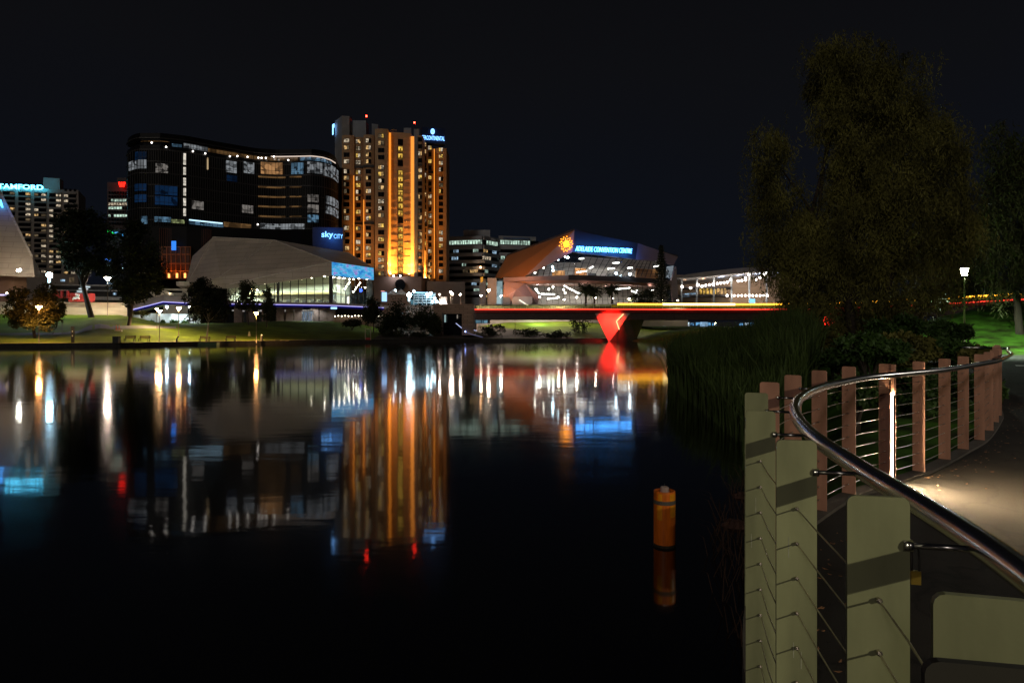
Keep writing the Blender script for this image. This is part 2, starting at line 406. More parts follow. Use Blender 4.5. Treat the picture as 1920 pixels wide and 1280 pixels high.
nt.links.new(v, wv.inputs[1]); nt.links.new(nw.outputs['Color'], wv.inputs[2]); nt.links.new(wv.outputs[0], cv.inputs['Vector'])
c1 = nt.nodes.new('ShaderNodeValToRGB'); c1.color_ramp.elements[0].color = (.012, .0098, .0085, 1); c1.color_ramp.elements[1].color = (.036, .029, .024, 1); c1.color_ramp.elements[0].position = .3; c1.color_ramp.elements[1].position = .75
nt.links.new(n2.outputs['Fac'], c1.inputs[0])
c2 = nt.nodes.new('ShaderNodeValToRGB'); c2.color_ramp.elements[0].color = (.55, .55, .55, 1); c2.color_ramp.elements[1].color = (1.4, 1.4, 1.4, 1); c2.color_ramp.elements[0].position = .35; c2.color_ramp.elements[1].position = .7
nt.links.new(n1.outputs['Fac'], c2.inputs[0])
c3 = nt.nodes.new('ShaderNodeValToRGB'); c3.color_ramp.elements[0].color = (.35, .35, .35, 1); c3.color_ramp.elements[1].color = (1, 1, 1, 1); c3.color_ramp.elements[1].position = .012
nt.links.new(cv.outputs[0], c3.inputs[0])
mu = nt.nodes.new('ShaderNodeMixRGB'); mu.blend_type = 'MULTIPLY'; mu.inputs[0].default_value = 1
mu2 = nt.nodes.new('ShaderNodeMixRGB'); mu2.blend_type = 'MULTIPLY'; mu2.inputs[0].default_value = 1
nt.links.new(c1.outputs[0], mu.inputs[1]); nt.links.new(c2.outputs[0], mu.inputs[2]); nt.links.new(mu.outputs[0], mu2.inputs[1]); nt.links.new(c3.outputs[0], mu2.inputs[2])
nt.links.new(mu2.outputs[0], b.inputs['Base Color'])
bp = nt.nodes.new('ShaderNodeBump'); bp.inputs['Strength'].default_value = .5; bp.inputs['Distance'].default_value = .008
nt.links.new(n1.outputs['Fac'], bp.inputs['Height']); nt.links.new(bp.outputs['Normal'], b.inputs['Normal']); nt.links.new(b.outputs[0], out.inputs[0])
ASPHALT = m
edge = offs(fcurve, .06)
poly = [(p.x, p.y, PZ0) for p in edge]+[(12.6, 18, PZ0), (16.5, 25, PZ0), (20, 31, PZ0), (20.5, 36, PZ0), (17, 40, PZ0), (11, 41.5, PZ0), (10.6, 44, PZ0), (20, 45, PZ0), (30, 45, PZ0), (38, 41, PZ0), (36, 30, PZ0), (26, 14, PZ0), (16, 4, PZ0), (9, -12, PZ0), (3, -20, PZ0), (-.4, -20, PZ0)]
struct(MB().poly(poly[::-1]).build('path', ASPHALT), 'dark cracked asphalt path curving inside the cable fence', 'path')
mb = MB(); ei, eo = offs(fcurve, .095), offs(fcurve, -.066)
for k in range(len(fcurve)-1):
    mb.hexa([(eo[k].x, eo[k].y, -.3), (ei[k].x, ei[k].y, 1.2), (ei[k+1].x, ei[k+1].y, 1.2), (eo[k+1].x, eo[k+1].y, -.3)],
            [(eo[k].x, eo[k].y, PZ0+.03), (ei[k].x, ei[k].y, PZ0+.03), (ei[k+1].x, ei[k+1].y, PZ0+.03), (eo[k+1].x, eo[k+1].y, PZ0+.03)])
struct(mb.build('kerb', mat('edge_concrete', (.075, .06, .05), .85, var=.3, nscale=4)), 'narrow concrete edging under the cable fence', 'kerb')
mk = MB().poly([(22.6, 30.6, PZ0+.005), (23.6, 30.4, PZ0+.005), (24.4, 31.2, PZ0+.005), (23.2, 31.5, PZ0+.005)])
struct(mk.build('road_marking', mat('white_marking', (.7, .7, .68), .7, var=.1)), 'white painted mark on the grey path at right', 'marking')
# ================================================================ cable fence
olive = mat('olive_paint', (.25, .252, .138), .5, var=.34, nscale=2.6, bump=.05, bscale=25, sc3=(6, 6, 1.3))
warm_fin = mat('fin_warm_light_tint', (.42, .205, .14), .6, var=.3, nscale=2, bump=.08, bscale=25, sc3=(7, 7, 1.5))  # same plates as the near ones; reddish lamp light put into the colour
steel = mat('brushed_steel', (.46, .44, .42), .23, 1., var=.08, nscale=8)
cablem = mat('steel_cable', (.55, .5, .44), .32, 1., var=.2, nscale=40)
fence = thing('cable_fence', 'curved cable fence with flat upright fins and a round steel handrail beside the path', 'fence', (.67, .97, PZ0))
TOP = 1.30; FW, FT = .13, .012
posts = FENCE[3:]
def tangent(k):
    a, b = FENCE[max(k-1, 0)], FENCE[min(k+1, len(FENCE)-1)]
    return Vector((b[0]-a[0], b[1]-a[1], 0)).normalized()
def fin(c, t, top, w=FW, bottom=-.5):
    """flat plate across the fence line with two rounded top corners"""
    n = Vector((t.y, -t.x, 0)); r = .016; c = Vector(c)
    prof = [(-w/2, bottom)]+[(-w/2+r-r*math.cos(a), top-r+r*math.sin(a)) for a in (0, .5, 1.05, 1.57)]+[(w/2-r+r*math.sin(a), top-r+r*math.cos(a)) for a in (0, .52, 1.07, 1.57)]+[(w/2, bottom)]
    f = [c+n*u+Vector((0, 0, PZ0+z))-t*FT/2 for u, z in prof]; g = [c+n*u+Vector((0, 0, PZ0+z))+t*FT/2 for u, z in prof]
    return MB().hexa(f, g)
drip = mat('lichen_streak', (.42, .42, .32), .7, var=.3, nscale=30)
for k, p in enumerate(FENCE):
    if p[1] < 0: continue
    t = tangent(k); c = (p[0], p[1], 0)
    n = Vector((t.y, -t.x, 0))
    post = fin(c, t, TOP, bottom=-.9 if k < 9 else -.35).build('post', olive if k <= 8 else warm_fin, fence, fix=True)
    if k <= 7:      # drip marks on the near plates
        g = random.Random(k)
        for _ in range(3):
            mb = MB()
            u = g.uniform(-.045, .03); z1 = PZ0+TOP-g.uniform(.33, .8); L = g.uniform(.03, .09)
            q = Vector(c)+n*u-t*(FT/2+.0008)
            mb.hexa([q+n*-.0012+Vector((0, 0, z1-L)), q+n*.0012+Vector((0, 0, z1-L)), q+n*.0012+Vector((0, 0, z1-L))+t*.0006, q+n*-.0012+Vector((0, 0, z1-L))+t*.0006],
                    [q+n*-.0008+Vector((0, 0, z1)), q+n*.0008+Vector((0, 0, z1)), q+n*.0008+Vector((0, 0, z1))+t*.0006, q+n*-.0008+Vector((0, 0, z1))+t*.0006])
            mb.build('drip_mark', drip, post)
# the odd plate close to the lens
t = tangent(3); fin((.553, .80, 0), Vector((.2, .98, 0)), TOP-.012, bottom=-.9).build('post', mat('shaded_plate', (.03, .026, .02), .6, var=.2, nscale=5), fence, fix=True)  # the shadow lying on this plate is put into its colour
# handrail
RZ = PZ0+1.205
rc = offs(catmull(fc, 10), .21)
rail = [Vector((p.x, p.y, RZ)) for p in rc if p.y > -3.4]
end = rail[-1]; dv = (rail[-1]-rail[-3]).normalized(); ln = Vector((-dv.y, dv.x, 0))
rail += [end+dv*.6, end+dv*1.0+ln*.12, end+dv*1.2+ln*.5, end+dv*1.15+ln*.95]
MB().tube(rail, .032, 14).build('handrail', steel, fence, smooth=True)
for k, p in enumerate(FENCE):
    if p[1] < .3: continue
    t = tangent(k); n = Vector((t.y, -t.x, 0)); c = Vector((p[0], p[1], RZ-.012))+t*.0
    mb = MB().tube([c+n*(FW/2-.012), c+n*.185], .0075, 8)
    mb.tube([c+n*(FW/2-.014)-t*.001, c+n*(FW/2+.006)-t*.001], .014, 10)
    mb.build('bracket', steel, fence, smooth=True)
# nine tensioned cables through the fins
for j in range(9):
    z = PZ0+TOP-.232-.118*j
    pts = [Vector((p.x, p.y, z)) for p in catmull(fc, 3) if p.y > -2.5]
    mb = MB().tube(pts, .0026, 5)
    for k, p in enumerate(FENCE):
        if p[1] < .3: continue
        t = tangent(k); c = Vector((p[0], p[1], z)); mb.tube([c-t*.017, c+t*.017], .0065, 8)
    mb.build('cable', cablem, fence)
# strip light on the sixth plate from the bend
k = 13; t = tangent(k); n = Vector((t.y, -t.x, 0)); c = Vector((FENCE[k][0], FENCE[k][1], 0))
sl = thing('strip_light', 'tall glowing white strip light fixed to a warm-light tinted fence plate', 'light', (c.x, c.y, PZ0))
q = c+n*(FW/2+.018)
MB().prism([q-n*.017-t*.02, q+n*.017-t*.02, q+n*.017+t*.02, q-n*.017+t*.02], PZ0+.05, PZ0+TOP-.003).build('housing', warm_fin, sl, fix=True)
q2 = q-t*.005
MB().prism([q+n*.017-t*.045, q+n*.02-t*.045, q+n*.02-t*.021, q+n*.017-t*.021], PZ0+.07, PZ0+.98).build('diffuser', emit('strip_glow', (1, .76, .44), 4200), sl, fix=True)
MB().prism([q+n*.003-t*.046, q+n*.0165-t*.046, q+n*.0165-t*.021, q+n*.003-t*.021], PZ0+.07, PZ0+.98).build('side_diffuser', emit('strip_side_glow', (1, .86, .66), 9), sl, fix=True)
MB().prism([q+n*.0168-t*.050, q+n*.038-t*.050, q+n*.038-t*.0465, q+n*.0168-t*.0465], PZ0+.07, PZ0+.98).build('added_baffle', mat('black_baffle', (.015, .015, .015), .8), sl, fix=True)  # added plate, cuts the strip's light towards the near path
MB().prism([q-n*.008-t*.07, q-n*.004-t*.07, q-n*.004-t*.0205, q-n*.008-t*.0205], PZ0+.05, PZ0+1.0).build('added_shield', warm_fin, sl, fix=True)  # added plate, keeps the strip's light off the cables at left
# padlock on the bracket of the big plate
p = FENCE[5]; t = tangent(5); n = Vector((t.y, -t.x, 0)); c = Vector((p[0], p[1], RZ-.02))+n*(FW/2+.012)
pl = thing('padlock', 'small brass padlock hanging from a handrail bracket', 'padlock', c-Vector((0, 0, .07)))
sh = [c+n*(-.007)+Vector((0, 0, -.05)), c+n*-.007+Vector((0, 0, .0)), c+Vector((0, 0, .016)), c+n*.007+Vector((0, 0, 0)), c+n*.009+Vector((0, 0, -.05))]
MB().tube(sh, .0028, 7).build('shackle', mat('dark_iron', (.04, .035, .03), .5, .6), pl, smooth=True)
MB().prism([c-n*.009-t*.005+Vector((0, 0, 0)), c+n*.011-t*.005, c+n*.011+t*.005, c-n*.009+t*.005], c.z-.078, c.z-.048).build('body', mat('brass', (.75, .5, .1), .3, .9, var=.1), pl, fix=True)
# fallen leaves on the path
g = np.random.default_rng(5); mb = MB()
for _ in range(150):
    k = int(g.integers(40, len(fcurve)-1)); p = offs(fcurve[k-1:k+2], .2+abs(g.normal())*.22)[1]; a = g.uniform(0, 6.28); s = g.uniform(.012, .03); zz_ = PZ0+.036
    mb.poly([(p.x+s*math.cos(a), p.y+s*math.sin(a), zz_+.004), (p.x+s*.4*math.cos(a+1.6), p.y+s*.4*math.sin(a+1.6), zz_), (p.x-s*math.cos(a), p.y-s*math.sin(a), zz_+.006), (p.x+s*.4*math.cos(a-1.6), p.y+s*.4*math.sin(a-1.6), zz_)])
for _ in range(60):
    x, y = g.uniform(1.2, 9), g.uniform(1.5, 12); a = g.uniform(0, 6.28); s = g.uniform(.01, .025)
    if x < interp(y, [(f[1], f[0]) for f in FENCE])+.3: continue
    mb.poly([(x+s*math.cos(a), y+s*math.sin(a), PZ0+.008), (x+s*.4*math.cos(a+1.6), y+s*.4*math.sin(a+1.6), PZ0+.003), (x-s*math.cos(a), y-s*math.sin(a), PZ0+.01), (x+s*.4*math.cos(a-1.6), y+s*.4*math.sin(a-1.6), PZ0+.003)])
tag(mb.build('fallen_leaves', mat('dry_leaf', (.22, .1, .045), .8, var=.5, nscale=30)), 'dry reddish leaves scattered along the kerb of the path', 'leaves', kind='stuff')
# buoy
bY = F*CZ/(1022-HY); bx = PX(1246, bY)
by = thing('buoy', 'orange cylindrical buoy with a grey band floating alone on the dark water', 'buoy', (bx, bY, 0))
rB = .02*bY*.785; s = bY/F
orange = mat('orange_plastic', (.78, .165, .006), .5, var=.3, nscale=3, sc3=(16, 16, 2.2), detail=8)
oband = mat('amber_reflective', (.9, .32, .015), .35, var=.15, nscale=12)
hT = (1022-919)*s
MB().lathe([(rB*1.0, -.4), (rB*1.0, .0), (rB*1.03, .01), (rB*1.03, .02), (rB, .03), (rB, hT-.02), (rB*.98, hT), (rB*.86, hT), (rB*.84, hT-.015), (rB*.4, hT-.015)], (bx, bY, 0), 28).build('body', orange, by, smooth=False)
MB().lathe([(rB*1.004, hT*.77), (rB*1.012, hT*.775), (rB*1.012, hT*.835), (rB*1.004, hT*.84)], (bx, bY, 0), 28).build('band', mat('grey_band', (.12, .1, .08), .6, var=.2, nscale=20), by)
for a0, a1, z0, z1 in ((-2.5, -2.0, .5, .76), (-1.25, -.5, .55, .76), (-2.4, -2.0, .845, .97), (-1.3, -.6, .845, .97)):
    mb = MB(); st = [(rB*1.008*math.cos(lerp(a0, a1, i/6)), rB*1.008*math.sin(lerp(a0, a1, i/6))) for i in range(7)]
    for i in range(6): mb.poly([(bx+st[i][0], bY+st[i][1], hT*z0), (bx+st[i+1][0], bY+st[i+1][1], hT*z0), (bx+st[i+1][0], bY+st[i+1][1], hT*z1), (bx+st[i][0], bY+st[i][1], hT*z1)])
    mb.build('reflective_patch', oband, by)
MB().lathe([(rB*1.035, -.05), (rB*1.04, .0), (rB*1.036, .018), (rB*1.01, .04)], (bx, bY, 0), 28).build('algae_ring', mat('algae', (.03, .022, .01), .8, var=.6, nscale=20), by)
ln_ = MB().lathe([(rB*.42, hT-.016), (rB*.42, hT+.004), (rB*.36, hT+.008), (rB*.4, hT+.014), (rB*.4, hT+.05), (rB*.3, hT+.06), (.004, hT+.062)], (bx, bY, 0), 18).build('lantern', mat('clear_plastic', (.45, .33, .3), .2, var=.2, nscale=30), by, smooth=False)
MB().tube([(bx, bY, hT+.06), (bx, bY, hT+.105)], .002, 6).build('spike', mat('grey_metal', (.4, .38, .36), .4, .8), ln_)
# park lamp behind the photographer: it lights the near plates
def park_lamp(label, base, h, col, power, bulb, name='park_lamp', group=None):
    t = thing(name, label, 'lamp post', base, group); x, y, z = base
    MB().tube([(x, y, z-.3), (x, y, z+.5), (x, y, z+h)], [.07, .055, .035], 10).build('pole', mat('grey_pole', (.08, .08, .08), .5, .3), t, smooth=True)
    mb = MB(); mb.lathe([(.05, h), (.17, h+.42), (.15, h+.44), (.04, h+.44)], (x, y, z), 12)
    MB().lathe([(.24, h+.45), (.26, h+.47), (.1, h+.56), (.01, h+.58)], (x, y, z), 14).build('cap', mat('lamp_cap', (.1, .1, .1), .5, .3), t)
    mb.build('lantern', emit(bulb[0], bulb[1], bulb[2]), t)
    li = bpy.data.lights.new('bulb', 'POINT'); li.energy = power; li.color = col; li.shadow_soft_size = .06
    lo = bpy.data.objects.new('bulb', li); C.objects.link(lo); lo.parent = t; lo.location = (-.34, .34, h+.3)
    return t
park_lamp('park lamp behind the fence on the near path', (7.4, -6.2, PZ0), 3.6, (1, .93, .66), 1450, ('cool_lantern', (1, .95, .8), 40))
park_lamp('park lamp beyond the right edge of the path', (15.5, 9.5, PZ0), 3.8, (1, .95, .85), 420, ('cool_lantern', (1, .95, .8), 40))
# ================================================================ tall hotel tower with amber uplights
W_WARM = room('warm_room', (1, .62, .25), .8, 1.6, .12)
W_YEL = room('yellow_room', (1, .62, .13), .95, 1.6, .15)
W_WHT = room('white_room', (1, .82, .58), .7, 1.6, .12)
W_COOL = room('cool_room', (.5, .76, 1), .7, 1.1, .15)
W_GRN = room('office_room', (.72, 1, .82), .9, .8, .25)
W_BLUE = room('blue_room', (.05, .2, .75), .22, .5, .3)
W_DIM = room('dim_room', (.5, .36, .2), .25, 1.2, .3)
W_DARK = mat('dark_glass', (.006, .006, .007), .12, spec=.5, var=.1)
FRAME = mat('dark_frame', (.02, .018, .016), .5)
precast = mat('precast_concrete', (.52, .32, .17), .85, var=.12, nscale=.25, bump=.15, bscale=3, sc3=(.5, .5, 1.1))
precast_grey = mat('grey_concrete', (.30, .29, .28), .85, var=.15, nscale=.2)
def V2(px, Y): return Vector((PX(px, Y), Y))
ht = thing('hotel_tower', 'tall beige hotel tower with amber uplit channels and many small windows', 'hotel', (PX(735, 286), 286, 6))
ZT = PZ(246, 274)
BAYS = [  # px0, px1, Y, top px row at that Y, bulge
    (641, 664, 281, 82.6, .9), (664, 681.5, 282.5, 82.2, .9), (681.5, 701.5, 281, 82.8, .9), (703, 727, 274, 83.2, .8),
    (783, 792.5, 279, 82.0, .6), (792.5, 801, 287, 80.0, .6), (801, 812, 292, 80.2, .7), (817, 837, 295, 81, .7)]
mb = MB()
for a, b2, Y, zt, bu in BAYS:
    A, B = V2(a, Y), V2(b2, Y); d = (B-A)/5; n = Vector((d.y, -d.x)).normalized()
    pts = [A+d*k+n*bu*(1-abs(k-2.5)/2.5)**.5 if 0 < k < 5 else A+d*k for k in range(6)]
    pts = [(p.x, p.y) for p in pts]+[(PX(b2, Y), Y+14), (PX(a, Y), Y+14)]
    mb.prism(pts, 8, zt)
mb.build('bay', precast, ht, fix=True)
mb = MB()
A, B = V2(733, 277.6), V2(770.5, 279.5)
mb.prism([(A.x, A.y), (B.x, B.y), (B.x+1, 296), (A.x-1, 296)], 8, PZ(248, 278))
for k in range(22):     # shadow joints between the precast floors
    z = 24+k*2.85
    mb.panel(A, V2(743.6, 278.1), z, z+.14, .16, .15); mb.panel(V2(757.5, 278.9), B, z, z+.14, .16, .15)
mb.build('centre_panel', precast, ht, fix=True)
mb = MB()
mb.prism([(PX(776.5, 278), 278), (PX(783, 278.4), 278.4), (PX(783, 278.4), 296), (PX(776.5, 278), 296)], 8, PZ(256, 278))
mb.prism([(PX(628, 290), 290), (PX(655, 287), 287), (PX(700, 287), 287), (PX(716, 300), 300), (PX(836, 301), 301), (PX(836, 301), 316), (PX(650, 318), 318)], 8, 80.5)
mb.prism([(PX(628, 291), 291), (PX(641, 283.5), 283.5), (PX(655, 284), 284), (PX(655, 284), 310), (PX(628, 291), 305)], 8, 91.5)
mb.build('core_wall', precast_grey, ht, fix=True)
clad = mat('grey_cladding', (.30, .32, .35), .7, var=.12, nscale=.3)
MB().prism([(PX(655, 286), 286), (PX(686, 286), 286), (PX(691, 292), 292), (PX(690, 305), 305), (PX(656, 305), 305)], 80.5, PZ(226, 286)).build('plant_room', clad, ht, fix=True)
MB().prism([(PX(697, 286), 286), (PX(709, 287), 287), (PX(711, 292), 292), (PX(697, 297), 297)], 80.5, PZ(232, 286)).build('plant_room', clad, ht, fix=True)
MB().prism([(PX(757, 290), 290), (PX(771, 290), 290), (PX(772, 300), 300), (PX(757, 300), 300)], 78, PZ(240, 290)).build('plant_room', clad, ht, fix=True)
MB().prism([(PX(776, 290), 290), (PX(786, 290), 290), (PX(786, 300), 300), (PX(776, 300), 300)], 78, PZ(242, 290)).build('plant_room', clad, ht, fix=True)
# window grid: four floors, service floor, eight floors, service floor, eight floors
rows = [PZ(y, 274) for y in (255.6, 269, 282.5, 295.6, 314.7, 327, 339.5, 352.5, 365, 378, 391, 404, 423, 436, 449, 461.6, 475, 487.5, 500, 512.7)]
mb = MB()
for pr in ((664, 682, 282.3), (682, 702, 280.8), (784, 792, 278.8), (793, 801, 286.8), (801, 813, 291.8)):
    for y in (304.7, 413.5):
        z = PZ(y, 274); mb.panel(V2(pr[0], pr[2]), V2(pr[1], pr[2]), z-.5, z+.5, .95, 1)
mb.build('service_band', FRAME, ht, fix=True)
COLS = [(645.5, 656, 281, .95, 0), (668, 677, 282.5, .95, 0), (686.5, 696.5, 281, .95, 0), (709.5, 721, 274, .85, 0),
        (784.5, 791.5, 279, .65, 1), (793, 799.5, 287, .65, 1), (803, 809.5, 292, .75, 1), (823, 831, 295, .75, 1)]
LITS = [W_WARM, W_YEL, W_WHT, W_DIM, W_WARM, W_WHT]
wr = random.Random(11); wins = []
litrow = {3: 'D..ww.DDwwD.DDDw.Dw.DDw.ww..'}
for ci, (a, b2, Y, off, right) in enumerate(COLS):
    for ri, z in enumerate(rows):
        lit = wr.random() < (.62 if not right else .58)
        wins.append((ci, ri, lit))
wins.sort(key=lambda t: not t[2])
def hotel_window(mb, ci, ri, lit):
    a, b2, Y, off, right = COLS[ci]; z = rows[ri]; A, B = V2(a, Y), V2(b2, Y)
    mb.panel(A, B, z-.95, z+.85, off, .3, 0)
    mid = wr.uniform(.4, .62)
    k1, k2 = (1+wr.randrange(6), 1+wr.randrange(6)) if lit else (7, 7)
    if lit and wr.random() < .3: k2 = 7
    A2, B2 = A.lerp(B, .06), A.lerp(B, .95); M1, M2 = A.lerp(B, mid-.03), A.lerp(B, mid+.03)
    mb.panel(A2, M1, z-.8, z+.72, off+.06, .05, k1); mb.panel(M2, B2, z-.8, z+.72, off+.06, .05, k2)
    return mb
wmats = [FRAME]+LITS+[W_DARK]
rest = MB()
for i, wn in enumerate(wins):
    if i < 84: hotel_window(MB(), *wn).build('window', wmats, ht)
    else: hotel_window(rest, *wn)
for ri, z in enumerate(rows):       # amber stair windows up the centre panel
    mb = MB(); A, B = V2(745.5, 278.3), V2(755.8, 278.9); z -= 1.2
    dark = ri in (0, 3, 11, 19)
    mb.panel(A, B, z-1.25, z+1.3, .25, .3, 0)
    mb.panel(A.lerp(B, .12), A.lerp(B, .9), z-1.05, z+1.15, .3, .05, 2 if dark else 1)
    if not dark:
        mb.panel(A.lerp(B, .15), A.lerp(B, .88), z-1.0, z-.55, .36, .05, 3)
        c = A.lerp(B, .42); mb.panel(c, A.lerp(B, .62), z-.5, z+.35, .36, .05, 3)
    mb.build('window', [FRAME, room('stair_amber', (1, .6, .09), 1.0, .9, .3), W_DARK, mat('stair_wall', (.18, .1, .03), .8)], ht)
tag(rest.build('window', wmats, ht), kind='stuff')
# amber uplighting put into the channel walls as glow: two wide channels beside the centre panel, narrow ones between the bays
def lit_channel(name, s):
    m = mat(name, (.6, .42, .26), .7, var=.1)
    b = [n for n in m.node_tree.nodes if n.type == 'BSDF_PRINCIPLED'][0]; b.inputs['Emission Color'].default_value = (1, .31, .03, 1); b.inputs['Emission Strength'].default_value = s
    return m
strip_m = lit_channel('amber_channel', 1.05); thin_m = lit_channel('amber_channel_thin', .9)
for (a, b2, Y, z0, z1, th) in ((727.3, 732.8, 276.8, PZ(518, 276), PZ(248, 276), 0), (770.2, 776.3, 279, PZ(518, 279), PZ(256, 279), 0)):
    MB().panel(V2(a, Y), V2(b2, Y), z0, z1, .1, .4).build('uplit_channel', strip_m, ht)
for (a, Y, y0, y1) in ((663.6, 279.8, 520, 330), (682.2, 280.4, 520, 375), (814.5, 292.5, 522, 280), (797.2, 285.4, 525, 470)):
    MB().panel(V2(a-.8, Y), V2(a+.9, Y), PZ(y0, Y), PZ(y1, Y), .6, .5).build('uplit_channel', thin_m, ht)
# podium with round window
mb = MB()
mb.prism([(PX(700, 268), 268), (PX(790, 270), 270), (PX(806, 282), 282), (PX(806, 290), 290), (PX(700, 290), 290)], 4, PZ(518.5, 269))
mb.prism([(PX(800, 274), 274), (PX(872, 280), 280), (PX(872, 296), 296), (PX(800, 296), 296)], 4, PZ(527, 275))
mb.build('podium', mat('podium_concrete', (.3, .22, .18), .85, var=.15, nscale=.2), ht, fix=True)
mb = MB(); c = P(751, 534, 268.6)
ring = [(c.x+2.0*math.cos(a*math.pi/9), c.y+.2, c.z+2.2*math.sin(a*math.pi/9)) for a in range(18)]; mb.hexa(ring, [(p[0], p[1]-1.2, p[2]) for p in ring]); mb.build('round_window', W_DARK, ht, fix=True)
# floodlights on the podium roof (they throw the amber light up the wall)
def spot(parent, loc, target, power, col, size=R(30), blend=.6, r=.15):
    li = bpy.data.lights.new('beam', 'SPOT'); li.energy = power; li.color = col; li.spot_size = size; li.spot_blend = blend; li.shadow_soft_size = r
    lo = bpy.data.objects.new('beam', li); C.objects.link(lo); lo.parent = parent; lo.location = Vector(loc)-WL[parent.name]
    lo.rotation_euler = (Vector(target)-Vector(loc)).to_track_quat('-Z', 'Y').to_euler()
DOWN, WALL, UPW, WASH = (0, .2, -1), (0, 1, 0), (0, .4, 1), (0, 1, -.6)
def point(parent, loc, power, col, r=.2, aim=DOWN):
    spot(parent, loc, Vector(loc)+Vector(aim), power, col, R(158), .35, r)     # shielded fitting: lights what it faces, not the lake
for px, Y, w_, lab in ((732, 275.0, 1, 'floodlight at the foot of the wide left amber strip'), (767, 276.6, 1.4, 'floodlight at the foot of the wide right amber strip'), (797.5, 283.5, .35, 'small floodlight at the foot of the narrow right strips')):
    c = P(px, 517.5 if w_ > .5 else 524, Y)
    f = thing('floodlight', lab, 'floodlight', c, 'amber floodlights on the hotel podium')
    MB().lathe([(.25, .05), (.5, .75), (.42, .78)], c, 12).build('head', mat('lamp_cap', (.1, .1, .1), .5), f)
    MB().lathe([(.02, .79), (.4, .79), (.4, .84)], c, 12).build('lens', emit('amber_lens', (1, .6, .18), 60*w_), f)
    spot(f, c+Vector((0, .3, 1.0)), c+Vector((0, 3.2, 40)), 60000*w_, (1, .36, .04), R(42), .9)
    point(f, c+Vector((0, .3, 1.3)), 4200*w_, (1, .42, .07), .2, UPW); point(f, c+Vector((0, .4, 4)), 3000*w_, (1, .4, .06), .2, UPW)
# roof sign
sg = thing('roof_sign', 'dark blue box sign with white lettering at the top right of the hotel tower', 'sign', (PX(815, 293), 293, PZ(272, 293)))
A, B = V2(791.5, 291.3), V2(835, 293.5)
MB().panel(A, B, PZ(270, 293), PZ(240.5, 293), 0, 3.5).build('box', mat('navy_panel', (.01, .025, .07), .5), sg, fix=True)
d3 = Vector((*(B-A), 0)).normalized()
def slope_up(a, b2): return Vector((0, 0, 1))
signw = emit('sign_white_blue', (.18, .45, 1), 3.6)
text_obj('TERCONTINENTAL', 1.75, sg, signw, (*(A.lerp(B, .0)+Vector((0, -.25))), PZ(262.8, 292)), d3, (0, 0, 1), width=(B-A).length*.97, bold=0)
mb = MB(); c = Vector((PX(811.3, 292), 291.7, PZ(247, 292)))
ring = [(c.x+.85*math.cos(a*math.pi/8)*(1 if abs(math.sin(a*math.pi/8)) < .8 else .7), c.y, c.z+1.25*math.sin(a*math.pi/8)) for a in range(16)]
mb.hexa([(p[0], p[1]+.2, p[2]) for p in ring], ring); mb.build('emblem', signw, sg)
for dx in (-.25, .25):
    mb = MB(); mb.box(c.x+dx-.12, c.y-.1, c.z-.5, c.x+dx+.12, c.y-.02, c.z+.4); mb.build('emblem_slot', mat('navy_panel', (.01, .025, .07), .5), sg)
sg2 = thing('wall_sign', 'thin white glowing emblem on the left edge of the hotel tower', 'sign', P(628.5, 250, 289))
mb = MB()
for z0, z1, x0 in ((234, 253, 626.6), (233, 240, 628.4)):
    mb.panel(V2(x0, 290.6), V2(x0+1.4, 289.4), PZ(z1, 290), PZ(z0, 290), .8, .2)
mb.build('lettering', signw, sg2)
for px, py, Y, lab in ((687, 218, 290, 'red aviation light on the mast over the left plant room'), (777, 230, 296, 'red aviation light on the mast over the right side of the tower')):
    c = P(px, py, Y); t = thing('aviation_light', lab, 'light', c-Vector((0, 0, 4)), 'red aviation lights on the hotel roof')
    MB().tube([c-Vector((0, 0, 5)), c-Vector((0, 0, .3))], .12, 6).build('mast', FRAME, t)
    MB().ball(c, .38, 10, 6).build('lamp', emit('aviation_red', (1, .02, .01), 40), t)
for px, Y, tx, pw in ((690, 262, 674, 9000), (716, 262, 716, 3000), (808, 276, 806, 11000), (826, 284, 826, 10000)):
    spot(ht, P(px, 520, Y), P(tx, 430, 284), pw, (1, .42, .09), R(70), 1, .5)     # amber wash on the lower wings
# cool floodlight pair on podium
for px, lab in ((738, 'left white spotlight under the amber strips'), (750.5, 'right white spotlight under the amber strips')):
    c = P(px, 517.2, 267.8); t = thing('spotlight', lab, 'spotlight', c, 'white spotlights on the podium edge')
    MB().ball(c, .34, 8, 5).build('lamp', emit('spot_white', (.8, .86, 1), 12), t); MB().box(c.x-.2, c.y+.2, c.z-.4, c.x+.2, c.y+.6, c.z+.3).build('bracket', FRAME, t)
    point(t, c+Vector((0, -1.2, -.2)), 200, (.95, .85, .9), .2, WASH)
# ================================================================ dark curved casino hotel
EOSY = [(236, 246), (240, 241), (246, 238), (254, 236), (262, 235), (300, 235), (350, 238.5), (400, 245), (440, 250), (480, 255), (520, 257), (555, 256.5), (585, 256), (605, 258), (620, 262), (629, 267), (634, 274)]
def eos(px): Y = interp(px, EOSY); return Vector((PX(px, Y), Y))
ek = thing('curved_hotel', 'long black hotel with a wavy glazed front and a glowing top floor', 'hotel', (*eos(440), 6))
black = mat('black_cladding', (.005, .0045, .0045), .5, var=.4, nscale=.3, spec=.15)
pxl = [238, 240, 242, 246, 250, 254, 258, 262]+list(range(268, 570, 8))+[572, 578, 584, 590, 596, 602, 608, 613, 618, 622, 626, 629, 632]
def curve_pts(o=0, a=236, b=634):
    pts = [eos(p) for p in pxl if a <= p <= b]; out = []
    for k, p in enumerate(pts):
        t = (pts[min(k+1, len(pts)-1)]-pts[max(k-1, 0)]).normalized(); out.append(p+Vector((t.y, -t.x))*o)
    return out
